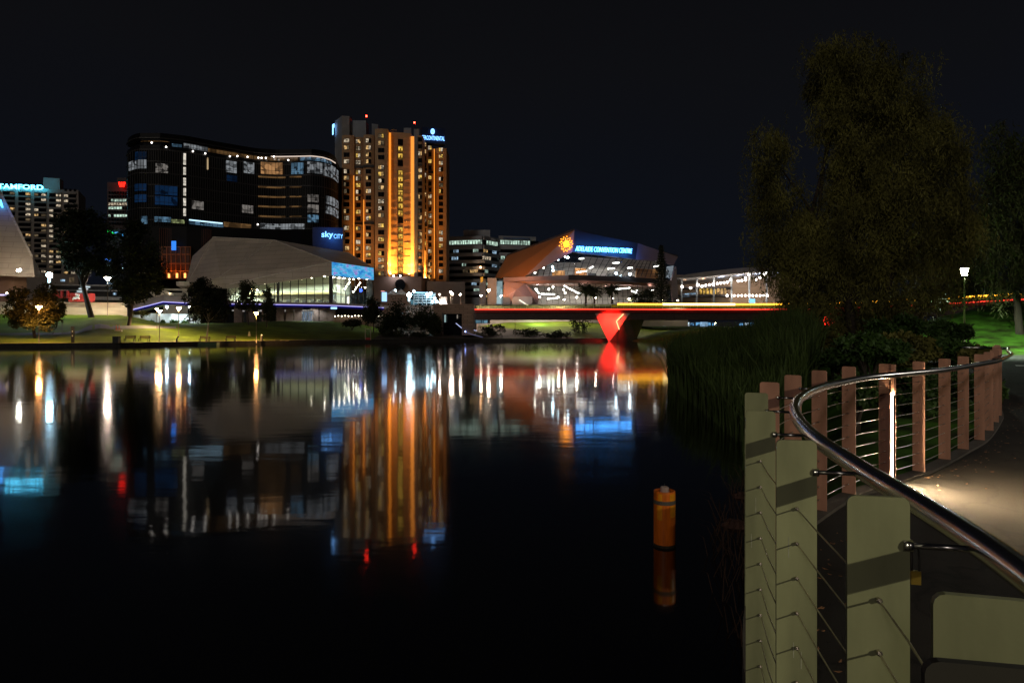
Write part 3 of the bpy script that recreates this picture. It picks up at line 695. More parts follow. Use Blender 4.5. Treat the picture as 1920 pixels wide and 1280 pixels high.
ZE = PZ(248, 235); ZR0, ZR1 = PZ(272.5, 235), PZ(262.5, 235)   # glazed restaurant floor
def slab(o, z0, z1, mi=0, mb=None, back=18):
    mb = mb or MB(); f = curve_pts(o)
    pts = [(p.x, p.y) for p in f]+[(f[-1].x-3, f[-1].y+back), (f[0].x+6, f[0].y+back+10)]
    mb.prism(pts, z0, z1, mi); return mb
slab(0, 6, ZR0).build('wall', black, ek, fix=True)
slab(-1.6, ZR0+.01, ZR1).build('top_floor', W_DARK, ek, fix=True)
slab(-.2, ZR1+.01, ZE-.2).build('roof_crown', black, ek, fix=True)
mb = MB()
for k in range(0, 90):      # vertical blades on the front
    px = lerp(241, 630, k/89); q = eos(px); mb.box(q.x-.07, q.y-.35, 30, q.x+.07, q.y+.1, ZR0-1.2)
tag(mb.build('blade', mat('bronze_blade', (.008, .006, .005), .5), ek), kind='stuff')
for z in [PZ(412, 235)+4.02*k for k in range(8)]:
    mb = MB()
    f_ = curve_pts(.25)
    for a, b2 in zip(f_, f_[1:]): mb.panel(a, b2, z-.16, z+.16, .05, .3)
    mb.build('floor_band', mat('floor_band', (.035, .03, .028), .5), ek)
def glow(px0, px1, y0, y1, m, nm=0, off=.55, th=.25, step=6, tr=None, name='window', dz=0):
    """a lit window following the curve; y0, y1 are read at its left end"""
    n = max(1, int(abs(px1-px0)/step)); zt, zb = PZ(y0, interp(px0, EOSY)), PZ(y1, interp(px0, EOSY))
    mb = MB()
    for k in range(n):
        a, b2 = eos(lerp(px0, px1, k/n)), eos(lerp(px0, px1, (k+1)/n))
        mb.panel(a, b2, zb, zt, off, th, 0)
    for k in range(nm+1):
        q = lerp(px0, px1, k/max(nm, 1)); a, b2 = eos(q-.28), eos(q+.28)
        mb.panel(a, b2, zb-.1, zt+.1, off+.12, .1, 1)
    if nm:
        for zz_ in (zb+.3*(zt-zb),):
            for k in range(n):
                a, b2 = eos(lerp(px0, px1, k/n)), eos(lerp(px0, px1, (k+1)/n)); mb.panel(a, b2, zz_-.06, zz_+.06, off+.1, .08, 1)
    return mb.build(name, [m, FRAME], ek)
E_W = room('penthouse_room', (.8, .86, .92), .26, .7, .08, sc3=(.6, .6, .9)); E_A = room('amber_lounge', (1, .5, .2), .42, .6, .3); E_B = room('tv_blue_room', (.03, .14, .42), .13, .35, .2, sc3=(.4, .4, .25))
E_S = room('stair_white', (1, .92, .78), .85, .9, .55); E_D = room('dim_amber', (.6, .32, .12), .2, .4, .25); E_C = room('cyan_room', (.3, .62, .95), .28, .8, .08); E_P = room('cream_room', (.75, .68, .62), .22, .8, .12)
glow(257, 318, 258.5, 264, E_D, 8, -1.3); glow(322, 341, 268-.5, 277, E_C, 3, -1.3); glow(344, 392, 267, 275.5, E_W, 9, -1.3); glow(392, 556, 276.5, 284.5, E_D, 22, -1.3); glow(560, 628, 292, 299.8, E_C, 12, -1.3)
glow(244.5, 276, 305, 321, E_W, 6); glow(293, 315.5, 307, 324, E_P, 4); glow(256, 275, 286, 301, E_B, 3); glow(255, 276, 346, 359, E_B, 3); glow(255, 276, 366, 380, E_B, 3)
glow(292, 333, 348, 365, E_B, 5); glow(292, 333, 368, 384, E_B, 5); glow(266, 277, 405.5, 420, E_C, 1); glow(291, 321, 406.5, 416, E_C, 4)
for y in (288, 314, 334, 353, 372, 391): glow(343.5, 349, y, y+(14 if y > 300 else 21), E_S, 1)
glow(387, 389.5, 296, 318, room('slot_light', (1, .72, .4), .6, .5, .6), 0)
glow(423, 443, 301, 322.5, E_W, 3); glow(456, 476, 303, 324, E_W, 3); glow(489, 531, 304, 326, E_A, 6); glow(547, 570, 306, 327, E_C, 4); glow(577, 604, 304, 325, E_W, 5); glow(606, 632, 306, 329, E_W, 5)
glow(424, 444, 327.5, 339, E_B, 3); glow(359, 381, 376, 391.5, E_P, 3); glow(453, 474, 384, 398.5, E_P, 4)
glow(577.5, 597, 365, 379, E_P, 3); glow(577.5, 597, 384, 398.5, E_P, 3); glow(577.5, 597, 403, 417, E_C, 3); glow(610, 632, 367, 382, E_W, 4); glow(610, 632, 386, 400, E_W, 4)
for y in (330, 349, 367, 385.5, 404): glow(484, 536, y, y+3, E_D, 0); glow(544, 566, y+1, y+3.5, E_D, 0)
glow(320, 346, 411, 418, room('garden_lights', (.7, .8, .35), .3, 1.2, .1), 0); glow(353, 418, 413.5, 420, E_C, 6); glow(418, 470, 416, 425, E_D, 0); glow(488, 572, 419, 429, E_W, 14)
# bright ribbon under the crown at the right end, and little lamps along the restaurant
mb = MB()
for k in range(24):
    a, b2 = eos(lerp(508, 629, k/24)), eos(lerp(508, 629, (k+1)/24)); mb.panel(a, b2, ZR1-.45, ZR1-.05, .1, .15)
mb.build('soffit_light', emit('soffit_glow', (1, .8, .66), .75), ek)
mb = MB()
for k in range(16):
    a, b2 = eos(lerp(353, 416, k/16)), eos(lerp(353, 416, (k+1)/16)); z = PZ(413.6, 240); mb.panel(a, b2, z-.2, z+.2, .85, .1)
mb.build('terrace_light', emit('terrace_glow', (.55, .82, 1), 1.6), ek)
for px, y in ((433, 294.5), (447, 294), (466, 295.5), (486, 297), (492, 297.5), (500, 297.5), (542, 301.5), (515, 295), (314, 277), (287, 269), (364, 285), (387, 289), (485, 421.5)):
    q = eos(px); MB().ball((q.x, q.y-.9, PZ(y, q.y)), .3, 6, 4).build('lamp', emit('tiny_lamp', (1, .93, .85), 6), ek)
# podium in front with red lit slots, and the sign box at its right end
pd = thing('casino_podium', 'low dark casino block with orange lit columns below the curved hotel', 'building', (PX(330, 231), 231, 6))
mb = MB(); mb.prism([(PX(268, 233), 233), (PX(350, 233), 233), (PX(585, 243), 243), (PX(585, 252), 252), (PX(268, 246), 246)], 4, PZ(424, 233)); mb.build('wall', black, pd, fix=True)
mb = MB()
for k in range(28):
    q = V2(lerp(300, 396, k/27), lerp(232.8, 234.8, k/27)); mb.box(q.x-.06, q.y-.3, PZ(505, 233), q.x+.06, q.y, PZ(428, 233))
tag(mb.build('slot_line', mat('rust_line', (.16, .045, .02), .5), pd), kind='stuff')
mb = MB()
for px in (304, 313, 321, 330, 339, 348, 357): q = V2(px, 231.5); mb.box(q.x-.09, q.y-.2, PZ(522, 231.5), q.x+.09, q.y+.1, PZ(463, 231.5))
for y in (463, 477, 494, 508): mb.box(PX(303, 231.5), 231.2, PZ(y, 231.5)-.12, PX(358, 231.5), 231.4, PZ(y, 231.5)+.12)
mb.build('frame', mat('copper_frame', (.5, .17, .06), .5, var=.2), pd)
mb = MB(); mb.prism([(PX(303, 233), 231.6), (PX(358, 233), 231.6), (PX(358, 233), 233.5), (PX(303, 233), 233.5)], PZ(524, 232), PZ(463, 232)); mb.build('screen_wall', mat('dark_red_panel', (.1, .03, .015), .5), pd, fix=True)
for px in (317, 332, 347):
    q = P(px, 521, 230.6); t = MB().box(q.x-.3, q.y-.2, q.z, q.x+.3, q.y+.1, q.z+1.6).build('uplight', emit('orange_uplight', (1, .4, .1), 2.4), pd); point(pd, q+Vector((0, -.5, 1.2)), 240, (1, .32, .06), .3, UPW)
mb = MB(); q = P(327, 460, 230.8); mb.box(PX(322.5, 230.8), 230.4, PZ(469, 230.8), PX(330, 230.8), 230.9, PZ(452, 230.8)); mb.build('screen', emit('blue_screen', (.04, .25, 1), 1.1), pd)
sg = thing('casino_sign', 'glowing white word sign on a dark box left of the hotel tower', 'sign', (PX(620, 238), 238, PZ(468, 238)))
A, B = V2(586, 239.5), V2(643, 241)
MB().panel(A, B, PZ(472, 240), PZ(426, 240), 0, 8).build('box', mat('navy_black', (.03, .035, .06), .5), sg, fix=True)
d3 = Vector((*(B-A), 0)).normalized(); sw2 = emit('casino_white', (.16, .46, 1), 3.4)
text_obj('sky', PZ(433.5, 239)-PZ(447.5, 239), sg, sw2, (PX(602.5, 239), 239.3, PZ(447.5, 239)), d3, (0, 0, 1), width=PX(623.5, 239)-PX(602.5, 239), bold=.01)
text_obj('CITY', PZ(438, 238)-PZ(446, 238), sg, sw2, (PX(625, 238), 238.6, PZ(446.6, 238)), d3, (0, 0, 1), width=PX(641.5, 238)-PX(625, 238), bold=-.01)
point(sg, P(620, 441, 236.5), 1100, (.04, .25, 1), 1.0, WALL)
# ================================================================ white faceted theatre
def seamed(name, col, w_, h):
    m = mat(name, col, .55, var=.10, nscale=.15); nt = m.node_tree; b = [n for n in nt.nodes if n.type == 'BSDF_PRINCIPLED'][0]; src = b.inputs['Base Color'].links[0].from_socket
    br = nt.nodes.new('ShaderNodeTexBrick'); br.inputs['Color1'].default_value = (1, 1, 1, 1); br.inputs['Color2'].default_value = (.9, .9, .9, 1); br.inputs['Mortar'].default_value = (.55, .55, .55, 1); br.inputs['Scale'].default_value = 1; br.inputs['Brick Width'].default_value = w_; br.inputs['Row Height'].default_value = h; br.inputs['Mortar Size'].default_value = .05
    sx = nt.nodes.new('ShaderNodeSeparateXYZ'); cx = nt.nodes.new('ShaderNodeCombineXYZ'); nt.links.new(coord(nt), sx.inputs[0]); nt.links.new(sx.outputs[0], cx.inputs[0]); nt.links.new(sx.outputs[2], cx.inputs[1]); nt.links.new(cx.outputs[0], br.inputs['Vector'])
    mu = nt.nodes.new('ShaderNodeMixRGB'); mu.blend_type = 'MULTIPLY'; mu.inputs[0].default_value = 1; nt.links.new(src, mu.inputs[1]); nt.links.new(br.outputs[0], mu.inputs[2]); nt.links.new(mu.outputs[0], b.inputs['Base Color']); return m
shell = seamed('white_metal_roof', (.50, .42, .34), 5.5, 1.5)
fh = thing('theatre', 'white faceted theatre with a glazed hall and a blue screen along its right edge', 'theatre', (PX(560, 195), 195, 6))
f = {'base': P(346, 541, 221), 'left': P(361, 480, 228), 'peak': P(399.5, 444.5, 226), 'mid': P(514, 450.5, 214), 'right': P(652, 474, 232), 'far': P(700.5, 502.5, 219),
     'ct': P(622, 491, 195), 'cb': P(622, 516, 195), 'fl': P(412, 519, 205), 'fm': P(430, 533.5, 203), 'fb': P(426, 541, 203.5), 'farb': P(701, 524.5, 219)}
back = {'b1': P(399.5, 452, 250), 'b2': P(640, 482, 262)}
def facet(names, th=.5):
    pts = [f[n] if n in f else back[n] for n in names]
    nrm = (pts[1]-pts[0]).cross(pts[2]-pts[0]).normalized()
    if nrm.y < 0: nrm = -nrm
    return MB().hexa(pts, [p+nrm*th for p in pts])
for nm in (('left', 'peak', 'base'), ('peak', 'mid', 'fl', 'base'), ('mid', 'ct', 'fm', 'fl'), ('mid', 'right', 'far', 'ct'), ('ct', 'cb', 'fb', 'fm'), ('base', 'fl', 'fm', 'fb'), ('peak', 'b1', 'right', 'mid')):
    facet(nm).build('roof_facet', shell, fh, fix=True)
for a, b2 in (('peak', 'mid'), ('mid', 'fl'), ('mid', 'ct'), ('ct', 'fm'), ('mid', 'right'), ('peak', 'base'), ('right', 'far')):
    MB().tube([f[a]+Vector((0, -.06, .05)), f[b2]+Vector((0, -.06, .05))], .13, 6).build('ridge', mat('ridge_metal', (.62, .56, .5), .5), fh)
# LED screen on the right edge
m, nt, out = nodes('led_screen')
v = coord(nt, sc3=(.28, .28, .9)); n1 = nt.nodes.new('ShaderNodeTexNoise'); n1.inputs['Scale'].default_value = 1; n1.inputs['Detail'].default_value = 6
nt.links.new(v, n1.inputs['Vector']); cr = nt.nodes.new('ShaderNodeValToRGB')
cr.color_ramp.elements[0].color = (.03, .25, .75, 1); cr.color_ramp.elements[0].position = .35; cr.color_ramp.elements[1].color = (.12, .62, .95, 1); cr.color_ramp.elements[1].position = .55
e_ = cr.color_ramp.elements.new(.66); e_.color = (.42, .3, .8, 1)
br = nt.nodes.new('ShaderNodeTexBrick'); br.inputs['Scale'].default_value = 1; br.inputs['Brick Width'].default_value = .9; br.inputs['Row Height'].default_value = .5; br.inputs['Mortar Size'].default_value = .03
br.inputs['Color1'].default_value = (1, 1, 1, 1); br.inputs['Color2'].default_value = (.75, .75, .8, 1); br.inputs['Mortar'].default_value = (.35, .4, .5, 1)
mp = coord(nt, sc3=(1, 1, 1)); sx = nt.nodes.new('ShaderNodeSeparateXYZ'); cx = nt.nodes.new('ShaderNodeCombineXYZ')
nt.links.new(mp, sx.inputs[0]); nt.links.new(sx.outputs['Y'], cx.inputs['X']); nt.links.new(sx.outputs['Z'], cx.inputs['Y']); nt.links.new(cx.outputs[0], br.inputs['Vector'])
mu = nt.nodes.new('ShaderNodeMixRGB'); mu.blend_type = 'MULTIPLY'; mu.inputs[0].default_value = 1; nt.links.new(n1.outputs['Fac'], cr.inputs[0]); nt.links.new(cr.outputs[0], mu.inputs[1]); nt.links.new(br.outputs[0], mu.inputs[2])
e = nt.nodes.new('ShaderNodeEmission'); e.inputs[1].default_value = .95; nt.links.new(mu.outputs[0], e.inputs[0]); nt.links.new(e.outputs[0], out.inputs[0])
q = Vector((-.15, -.25, 0))
MB().hexa([f['cb'], f['farb'], f['far'], f['ct']], [f['cb']+Vector((-.3, .9, 0)), f['farb']+Vector((-.3, .9, 0)), f['far']+Vector((-.3, .9, 0)), f['ct']+Vector((-.3, .9, 0))]).build('led_screen', m, fh, fix=True)
# glazed hall under the fascia
ZD = 10.7
Lg, Cg, Rg = Vector((PX(428, 206), 206)), Vector((PX(621, 196.2), 196.2)), Vector((PX(697, 218), 218))
cream = mat('cream_wall', (.55, .56, .48), .8, var=.1, nscale=.3); floor_m = mat('hall_floor', (.25, .2, .15), .4, var=.2)
mb = MB()
bk = [Lg+Vector((2, 7)), Cg+Vector((-2, 13)), Rg+Vector((-8, 6))]
for a, b2 in ((bk[0], bk[1]), (bk[1], bk[2])): mb.panel(a, b2, ZD, 21.5, 0, .4)
mb.panel(Lg, bk[0], ZD, 16.5, 0, .4)
mb.build('back_wall', cream, fh, fix=True)
MB().prism([(p.x, p.y) for p in (Lg, Cg, Rg, bk[2], bk[1], bk[0])], ZD-.5, ZD).build('floor', floor_m, fh, fix=True)
def interp3(a, b2, t): return a.lerp(b2, t)
mb = MB(); mb.hexa([(*Lg, 16.05), (*Cg, 18.9), (*Rg, 18.9), (*bk[2], 20), (*bk[1], 20), (*bk[0], 18)], [(*Lg, 16.2), (*Cg, 19.1), (*Rg, 19.1), (*bk[2], 20.2), (*bk[1], 20.2), (*bk[0], 18.2)]); mb.build('ceiling', cream, fh, fix=True)
m1, m2, m3 = bk[0]+Vector((6, -3)), bk[1]+Vector((0, -5)), bk[2]+Vector((-3, -4))
MB().prism([(p.x, p.y) for p in (m1, m2, m3, bk[2], bk[1], bk[0])], 13.6, 14.2).build('mezzanine', mat('timber_front', (.4, .33, .16), .5, var=.2), fh, fix=True)
mb = MB()
for a, b2, n in ((m1, m2, 9), (m2, m3, 7)):
    for k in range(n):
        q = a.lerp(b2, (k+.5)/n); mb.box(q.x-.5, q.y+.8, ZD, q.x+.5, q.y+1.2, ZD+wr.uniform(.8, 1.6))
mb.build('bar_counter', mat('dark_furniture', (.05, .05, .05), .5), fh)
mb = MB(); pn = MB(); hL, hC, hR = 15.9, 18.35, 18.4
def wallz(t, a, b2): return lerp(a, b2, t)
for a, b2, n, za, zb in ((Lg, Cg, 13, hL, hC), (Cg, Rg, 9, hC, hR)):
    for k in range(n+1):
        q = a.lerp(b2, k/n); mb.box(q.x-.09, q.y-.12, ZD, q.x+.09, q.y+.12, wallz(k/n, za, zb))
    for z in (12.6, 14.4, 16.2):
        t0 = max(0, (z-za)/(zb-za)) if zb > za+.3 else 0
        if t0 < 1: mb.panel(a.lerp(b2, t0), b2, z-.035, z+.035, .06, .1)
    d = (b2-a).normalized(); pn.poly([(*a, ZD), (*b2, ZD), (*b2, zb), (*a, za)])
mb.box(Cg.x-.55, Cg.y-.2, ZD-.3, Cg.x+.4, Cg.y+.6, hC+.1); q = Lg.lerp(Cg, .495); mb.box(q.x-.35, q.y-.15, ZD, q.x+.3, q.y+.5, wallz(.495, hL, hC))
q = Rg; mb.box(q.x-1.6, q.y-.3, ZD-.3, q.x+.3, q.y+2, hR)
mb.build('mullion', mat('dark_mullion', (.012, .012, .012), .4), fh); pn.build('glazing', glass(), fh)
for k in range(7): q = Lg.lerp(Cg, .1+.14*k); point(fh, (q.x+1, q.y+4.5, wallz(.1+.14*k, 14.8, 17.6)), 2100, (.88, 1, .82), .4)
for k in range(3): q = Cg.lerp(Rg, .2+.3*k); point(fh, (q.x-3, q.y+2.0, 17.4), 1900, (.88, 1, .86), .4)
for k in range(5): q = Lg.lerp(Cg, .12+.19*k); point(fh, (q.x+1.5, q.y+6, 13.2), 260, (.95, 1, .75), .3)
dl = emit('downlight', (1, .92, .74), 45)
for px, py in ((446, 537.5), (487, 531.5), (494.5, 532.3), (518, 529.3), (541.5, 526.2), (565, 523.2), (582, 520.6), (588, 521.2), (612, 518.3)):
    t = (px-430)/192; q = Lg.lerp(Cg, max(0, t)); MB().lathe([(.02, 0), (.26, 0), (.2, .12)], (q.x, q.y-1.0, PZ(py, q.y-1)), 10).build('downlight', dl, fh)
for px, py in ((628, 520), (637.5, 521.2), (646.5, 522.2), (656, 523.5), (664.5, 524), (674.5, 522.6), (691, 524.3)):
    t = (px-622)/78; q = Cg.lerp(Rg, t); MB().lathe([(.02, 0), (.25, 0), (.2, .12)], (q.x, q.y-.8, PZ(py, q.y-.8)), 10).build('downlight', dl, fh)
for px, py in ((655.5, 529), (652.5, 533), (649, 537.5), (647, 541.5), (675, 530.5), (672, 534.5), (668, 539), (665.5, 543), (662.5, 547), (684.5, 539)):
    MB().ball(P(px, py, 213), .2, 6, 4).build('downlight', dl, fh)
q = P(676.5, 544.5, 213); MB().ball(q, .55, 8, 5).build('blue_lamp', emit('deep_blue_lamp', (.05, .12, 1), 3), fh)
q = P(653, 563, 203); MB().box(q.x-.14, q.y, ZD, q.x+.14, q.y+.2, ZD+1.9).build('light_tube', emit('tube_white', (1, .86, .8), 4), fh)
# deck with the violet LED edge
dk = thing('terrace_deck', 'long grey terrace deck edged with a violet LED line below the theatre', 'terrace', (PX(500, 190), 190, 4))
edge_pts = [(248, 581.5, 176), (306, 566.5, 183), (352, 568.8, 186), (440, 570.5, 188), (540, 571.8, 188), (622, 573.2, 189), (720, 577.5, 193)]
E3 = [P(*e) for e in edge_pts]
mb = MB(); up = [PZ(565, 176)-.0, PZ(552, 183), PZ(556, 186), PZ(565.5, 188), PZ(567, 188), PZ(568, 189), PZ(572, 193)]
for k in range(len(E3)-1):
    a, b2 = E3[k], E3[k+1]
    mb.hexa([(a.x, a.y, a.z), (b2.x, b2.y, b2.z), (b2.x, b2.y+7, b2.z), (a.x, a.y+7, a.z)], [(a.x, a.y+.6, up[k]), (b2.x, b2.y+.6, up[k+1]), (b2.x, b2.y+9, up[k+1]), (a.x, a.y+9, up[k])])
mb.build('slab', mat('deck_concrete', (.30, .25, .2), .8, var=.15, nscale=.3), dk, fix=True)
mb = MB(); mb2 = MB()
for k in range(len(E3)-1):
    a, b2 = E3[k]+Vector((0, -.15, .1)), E3[k+1]+Vector((0, -.15, .1)); mb.rodbox(a, b2, .2, .2); mb2.rodbox(a+Vector((0, .1, -.36)), b2+Vector((0, .1, -.36)), .2, .5)
mb.build('led_line', emit('violet_led', (.5, .45, 1), 1.2), dk, fix=True); mb2.build('blue_led', emit('blue_led', (.02, .02, .35), .25), dk, fix=True)
mb = MB()
mb.prism([(PX(440, 196), 196), (PX(700, 199), 199), (PX(700, 206), 206), (PX(440, 206), 206)], 3, 9.6); mb.build('wall', mat('undercroft', (.02, .018, .018), .6), dk, fix=True)
mb = MB()
for px in (446, 470, 498, 525.5, 543, 559, 590, 606.5, 620): q = V2(px, 191.5); mb.box(q.x-1.1, q.y, 4, q.x+1.1, q.y+1.2, 9.7)
mb.build('column', mat('brown_stone', (.16, .10, .075), .8, var=.2), dk)
mb = MB()
for px in (440, 452, 487, 534, 551, 568, 583, 610): q = V2(px, 191.9); mb.box(q.x-1.0, q.y, 8.0, q.x+1.0, q.y+.2, 8.5)
mb.build('transom_light', emit('transom', (.8, .75, .7), .35), dk)
kq = fplace(577, 598.5)
ks = thing('glass_kiosk', 'small glazed entrance kiosk glowing pale blue under the terrace deck', 'kiosk', (PX(577, 189), 189, 5))
mb = MB(); kx = PX(577, 189)
for i in range(5): mb.box(kx-1.5+.75*i-.06, 188.6, 5, kx-1.5+.75*i+.06, 188.8, 8.0)
mb.box(kx-1.6, 188.55, 7.9, kx+1.6, 188.85, 8.15); mb.build('frame', mat('white_frame', (.6, .62, .65), .5), ks)
MB().box(kx-1.5, 189.2, 5, kx+1.5, 189.3, 7.9).build('pane', room('kiosk_glow', (.45, .6, .8), .4, .9, .3), ks)
q = P(626.5, 577.5, 188.3); sgm = thing('fascia_sign', 'tiny pale blue lit sign under the edge of the terrace deck', 'sign', q); MB().box(q.x-.9, q.y-.1, q.z-.25, q.x+.75, q.y+.1, q.z+.25).build('panel', emit('cyan_sign', (.3, .6, 1), 2.2), sgm)
# pale wall, canopy, and zigzag stair slabs at the left end
cw = thing('garden_wall', 'pale lit garden wall under the left end of the terrace deck', 'wall', (PX(310, 174), 174, 4))
A, B = V2(244, 166), V2(376, 182)
MB().panel(A, B, 2.5, PZ(587.5, 172), 0, .4).build('wall', mat('pale_render', (.5, .5, .47), .8, var=.12, nscale=.5, sc3=(.9, .9, .2)), cw)
for k, px in enumerate((262, 282, 306, 330, 352)):
    q = V2(px, lerp(166, 182, (px-244)/132)-1.6); point(cw, (q.x, q.y, 7.2), 150, (.8, .95, 1), .25, WASH)
ss = thing('zigzag_stair', 'white zigzag stair balustrades climbing behind the terrace deck', 'stair', P(300, 558, 196))
stm = mat('white_balustrade', (.62, .56, .48), .7, var=.08)
for x0, y0, x1, y1, x2, y2 in ((281, 545, 294, 557, 305, 554.5), (286, 541, 301, 549, 312, 554.5), (297, 541, 315, 549.5, 327, 554)):
    mb = MB(); a, b2, c = P(x0, y0, 200), P(x1, y1, 198), P(x2, y2, 196)
    for s_, e2 in ((a, b2), (b2, c)): mb.rodbox(s_, e2, .5, .75)
    mb.build('balustrade', stm, ss)
mb = MB(); mb.prism([(PX(306, 204), 204), (PX(352, 206), 206), (PX(352, 214), 214), (PX(306, 214), 214)], 5, PZ(552, 205))
for y in (543, 550.5): mb.panel(V2(305, 203), V2(352, 205), PZ(y, 204)-.28, PZ(y, 204)+.28, .2, .6)
mb.build('terrace_step', stm, ss, fix=True)
q = P(347, 541, 208); mb = MB(); mb.lathe([(.8, -2.3), (.8, 0), (2.4, .8), (2.5, 2.0), (.5, 2.05)], q, 10); mb.build('column_head', stm, ss)
point(ss, P(325, 556, 199)+Vector((0, -2, 1)), 300, (1, .8, .55), .3, WASH); point(ss, P(290, 556, 192), 200, (1, .8, .55), .3, WASH)
# ================================================================ convention centre
cv_ = thing('convention_centre', 'angular copper and violet convention hall with leaning glass walls and a blue word sign', 'convention centre', (PX(1100, 232), 232, 8))
copper = mat('copper_cladding', (.36, .15, .055), .55, var=.12, nscale=.12); mauve = mat('mauve_cladding', (.30, .22, .24), .6, var=.1, nscale=.2); darkclad = mat('dark_cladding', (.05, .042, .045), .5, var=.15, nscale=.2)
salmon = mat('salmon_soffit', (.40, .24, .2), .7, var=.1, nscale=.2)
A = P(1077, 432, 228); TL = P(928, 520, 250); M0 = P(950, 480, 252); C1 = P(937, 520.5, 243); C2 = P(983, 519, 233); GT = P(1073, 472, 227.2); TR = P(1271.5, 481.5, 252); SR = P(1263, 497, 250)
G2 = P(1187, 487, 240); G3 = P(1238, 490, 247)
def solid(pts, mt, name, th=.6, root=cv_):
    n = (pts[1]-pts[0]).cross(pts[2]-pts[0]).normalized()
    if n.y < 0: n = -n
    return MB().hexa(pts, [p+n*th for p in pts]).build(name, mt, root, fix=True)
R1 = P(1062, 438.5, 229.5)
solid([TL, M0, R1, C1], copper, 'roof_facet'); solid([C1, R1, A, C2], copper, 'roof_facet'); solid([C2, A, GT], mauve, 'roof_facet')
B1 = P(1240, 486, 276); solid([M0, A, TR, P(1120, 470, 285)], darkclad, 'roof_facet')
FB = P(1082, 473.5, 227.4); F2 = P(1192, 486.5, 239.5)
solid([A, P(1196, 456, 241), F2, FB, GT], darkclad, 'fascia'); solid([P(1196, 456, 241), TR, SR, P(1236, 489.5, 246.5), F2], mauve, 'fascia')
# upper slab, soffits, lower volumes
ZS0, ZS1 = PZ(525, 229), PZ(517.2, 229)
def band(pts, z0, z1, mt, name, depth=16, root=cv_):
    f2 = [(p[0], p[1]) for p in pts]; return MB().prism(f2+[(f2[-1][0]-1, f2[-1][1]+depth), (f2[0][0]+1, f2[0][1]+depth)], z0, z1).build(name, mt, root, fix=True)
sl_ = [V2(944, 238), V2(985, 232), V2(1065, 226.5), V2(1155, 233), V2(1236, 245), V2(1258, 249)]
band(sl_, ZS0, ZS1, mauve, 'floor_slab'); band([V2(p, y) for p, y in ((1066, 226.2), (1155, 232.7), (1236, 244.7))], ZS0-.1, ZS1+.15, darkclad, 'slab_edge', .25)
band([V2(950, 239), V2(990, 234), V2(1065, 229), V2(1155, 235), V2(1240, 247)], PZ(531.5, 231), ZS0-.02, salmon, 'soffit', 12)
# glass walls lean outwards, with mullions and real rooms behind
inner = mat('hall_wall', (.42, .38, .36), .8, var=.15, nscale=.25); timber = mat('timber_wall', (.5, .22, .07), .6, var=.25, nscale=.6, sc3=(1.5, 1.5, .2)); mull = MATS['dark_mullion']
def curtain(pts_b, pts_t, nper, nh, name='mullion', w_=.13):
    mb = MB(); pn = MB()
    for k in range(len(pts_b)-1):
        a, b2, at, bt = pts_b[k], pts_b[k+1], pts_t[k], pts_t[k+1]; n = nper[k]
        for i in range(n+1):
            mb.rodbox(a.lerp(b2, i/n), at.lerp(bt, i/n), w_, w_*1.3)
        for j in range(1, nh): mb.rodbox(a.lerp(at, j/nh), b2.lerp(bt, j/nh), w_*.5, w_*.6)
        pn.poly([a, b2, bt, at])
    mb.build(name, mull, cv_); pn.build('glazing', glass(), cv_)
ub = [P(985, 518, 232.5), P(1063, 516.6, 228.2), P(1155, 518, 234.5), P(1236, 520.5, 246)]
ut = [P(985.5, 517, 232), P(1074, 473.5, 226.8), P(1180, 486.2, 238.5), P(1240, 491, 246.8)]
curtain(ub, ut, [7, 9, 9], 5)
lb = [P(994, 568, 236), P(1080, 569, 232), P(1160, 570, 238), P(1240, 570, 249)]
lt = [P(986, 533, 235), P(1076, 530.5, 230.5), P(1156, 531.5, 236.5), P(1242, 534, 248)]
curtain(lb, lt, [8, 8, 9], 5)
mb = MB()
for a, b2, z0, z1 in ((V2(985, 247), V2(1090, 245), ZS1, 27), (V2(1090, 245), V2(1245, 260), ZS1, 29), (V2(988, 249), V2(1090, 246), 8, ZS0), (V2(1090, 246), V2(1250, 262), 8, ZS0)): mb.panel(a, b2, z0, z1, 0, .4)
mb.build('back_wall', inner, cv_, fix=True)
for u, v, z in ((V2(1193, 246), V2(1234, 252), PZ(504, 248)), (V2(1035, 240), V2(1058, 236), PZ(508, 238)), (V2(1078, 239), V2(1100, 241), PZ(503, 240))): MB().panel(u, v, ZS1, z, 0, .4).build('timber_wall', timber, cv_, fix=True)
mb = MB()
for k in range(9): q = V2(1075+18*k, 240+k*1.6); mb.box(q.x-1.6, q.y, ZS1, q.x+1.4, q.y+.5, ZS1+wr.uniform(1, 2.2))
mb.build('furniture', MATS['dark_furniture'], cv_)
MB().prism([(PX(985, 236), 236), (PX(1250, 249), 249), (PX(1250, 264), 264), (PX(985, 250), 250)], 7.4, 8).build('floor', MATS['hall_floor'], cv_, fix=True)
tubes = emit('hall_tube', (1, .97, .92), 11)
for x0, y0, x1, y1, Y in ((1086, 485, 1095, 484.5, 233), (1105, 503, 1113, 499.5, 236), (1149, 493, 1161, 492.5, 240), (1139, 504, 1152, 503.5, 240), (1176, 502.3, 1186, 502, 244), (1226, 500, 1236, 498, 250), (1081, 510.5, 1100, 508, 236), (1180, 513, 1184, 512.7, 243),
    (1057.5, 535.5, 1083, 549, 236), (1083, 549, 1090, 549.5, 236), (1152, 542.5, 1181, 539.5, 240), (1184, 545, 1198, 551.5, 242), (1216, 544.5, 1226, 543.8, 246), (1003, 541, 1011, 550, 237), (1014, 551, 1040, 551.5, 238), (1026, 560.5, 1046, 558.5, 237), (1193, 544.5, 1196, 544, 244)):
    MB().rodbox(P(x0, y0, Y), P(x1, y1, Y), .3, .3).build('light_tube', tubes, cv_)
hl = emit('hall_lamp_cool', (.62, .85, 1), 30); hw = emit('hall_lamp_warm', (1, .93, .82), 26)
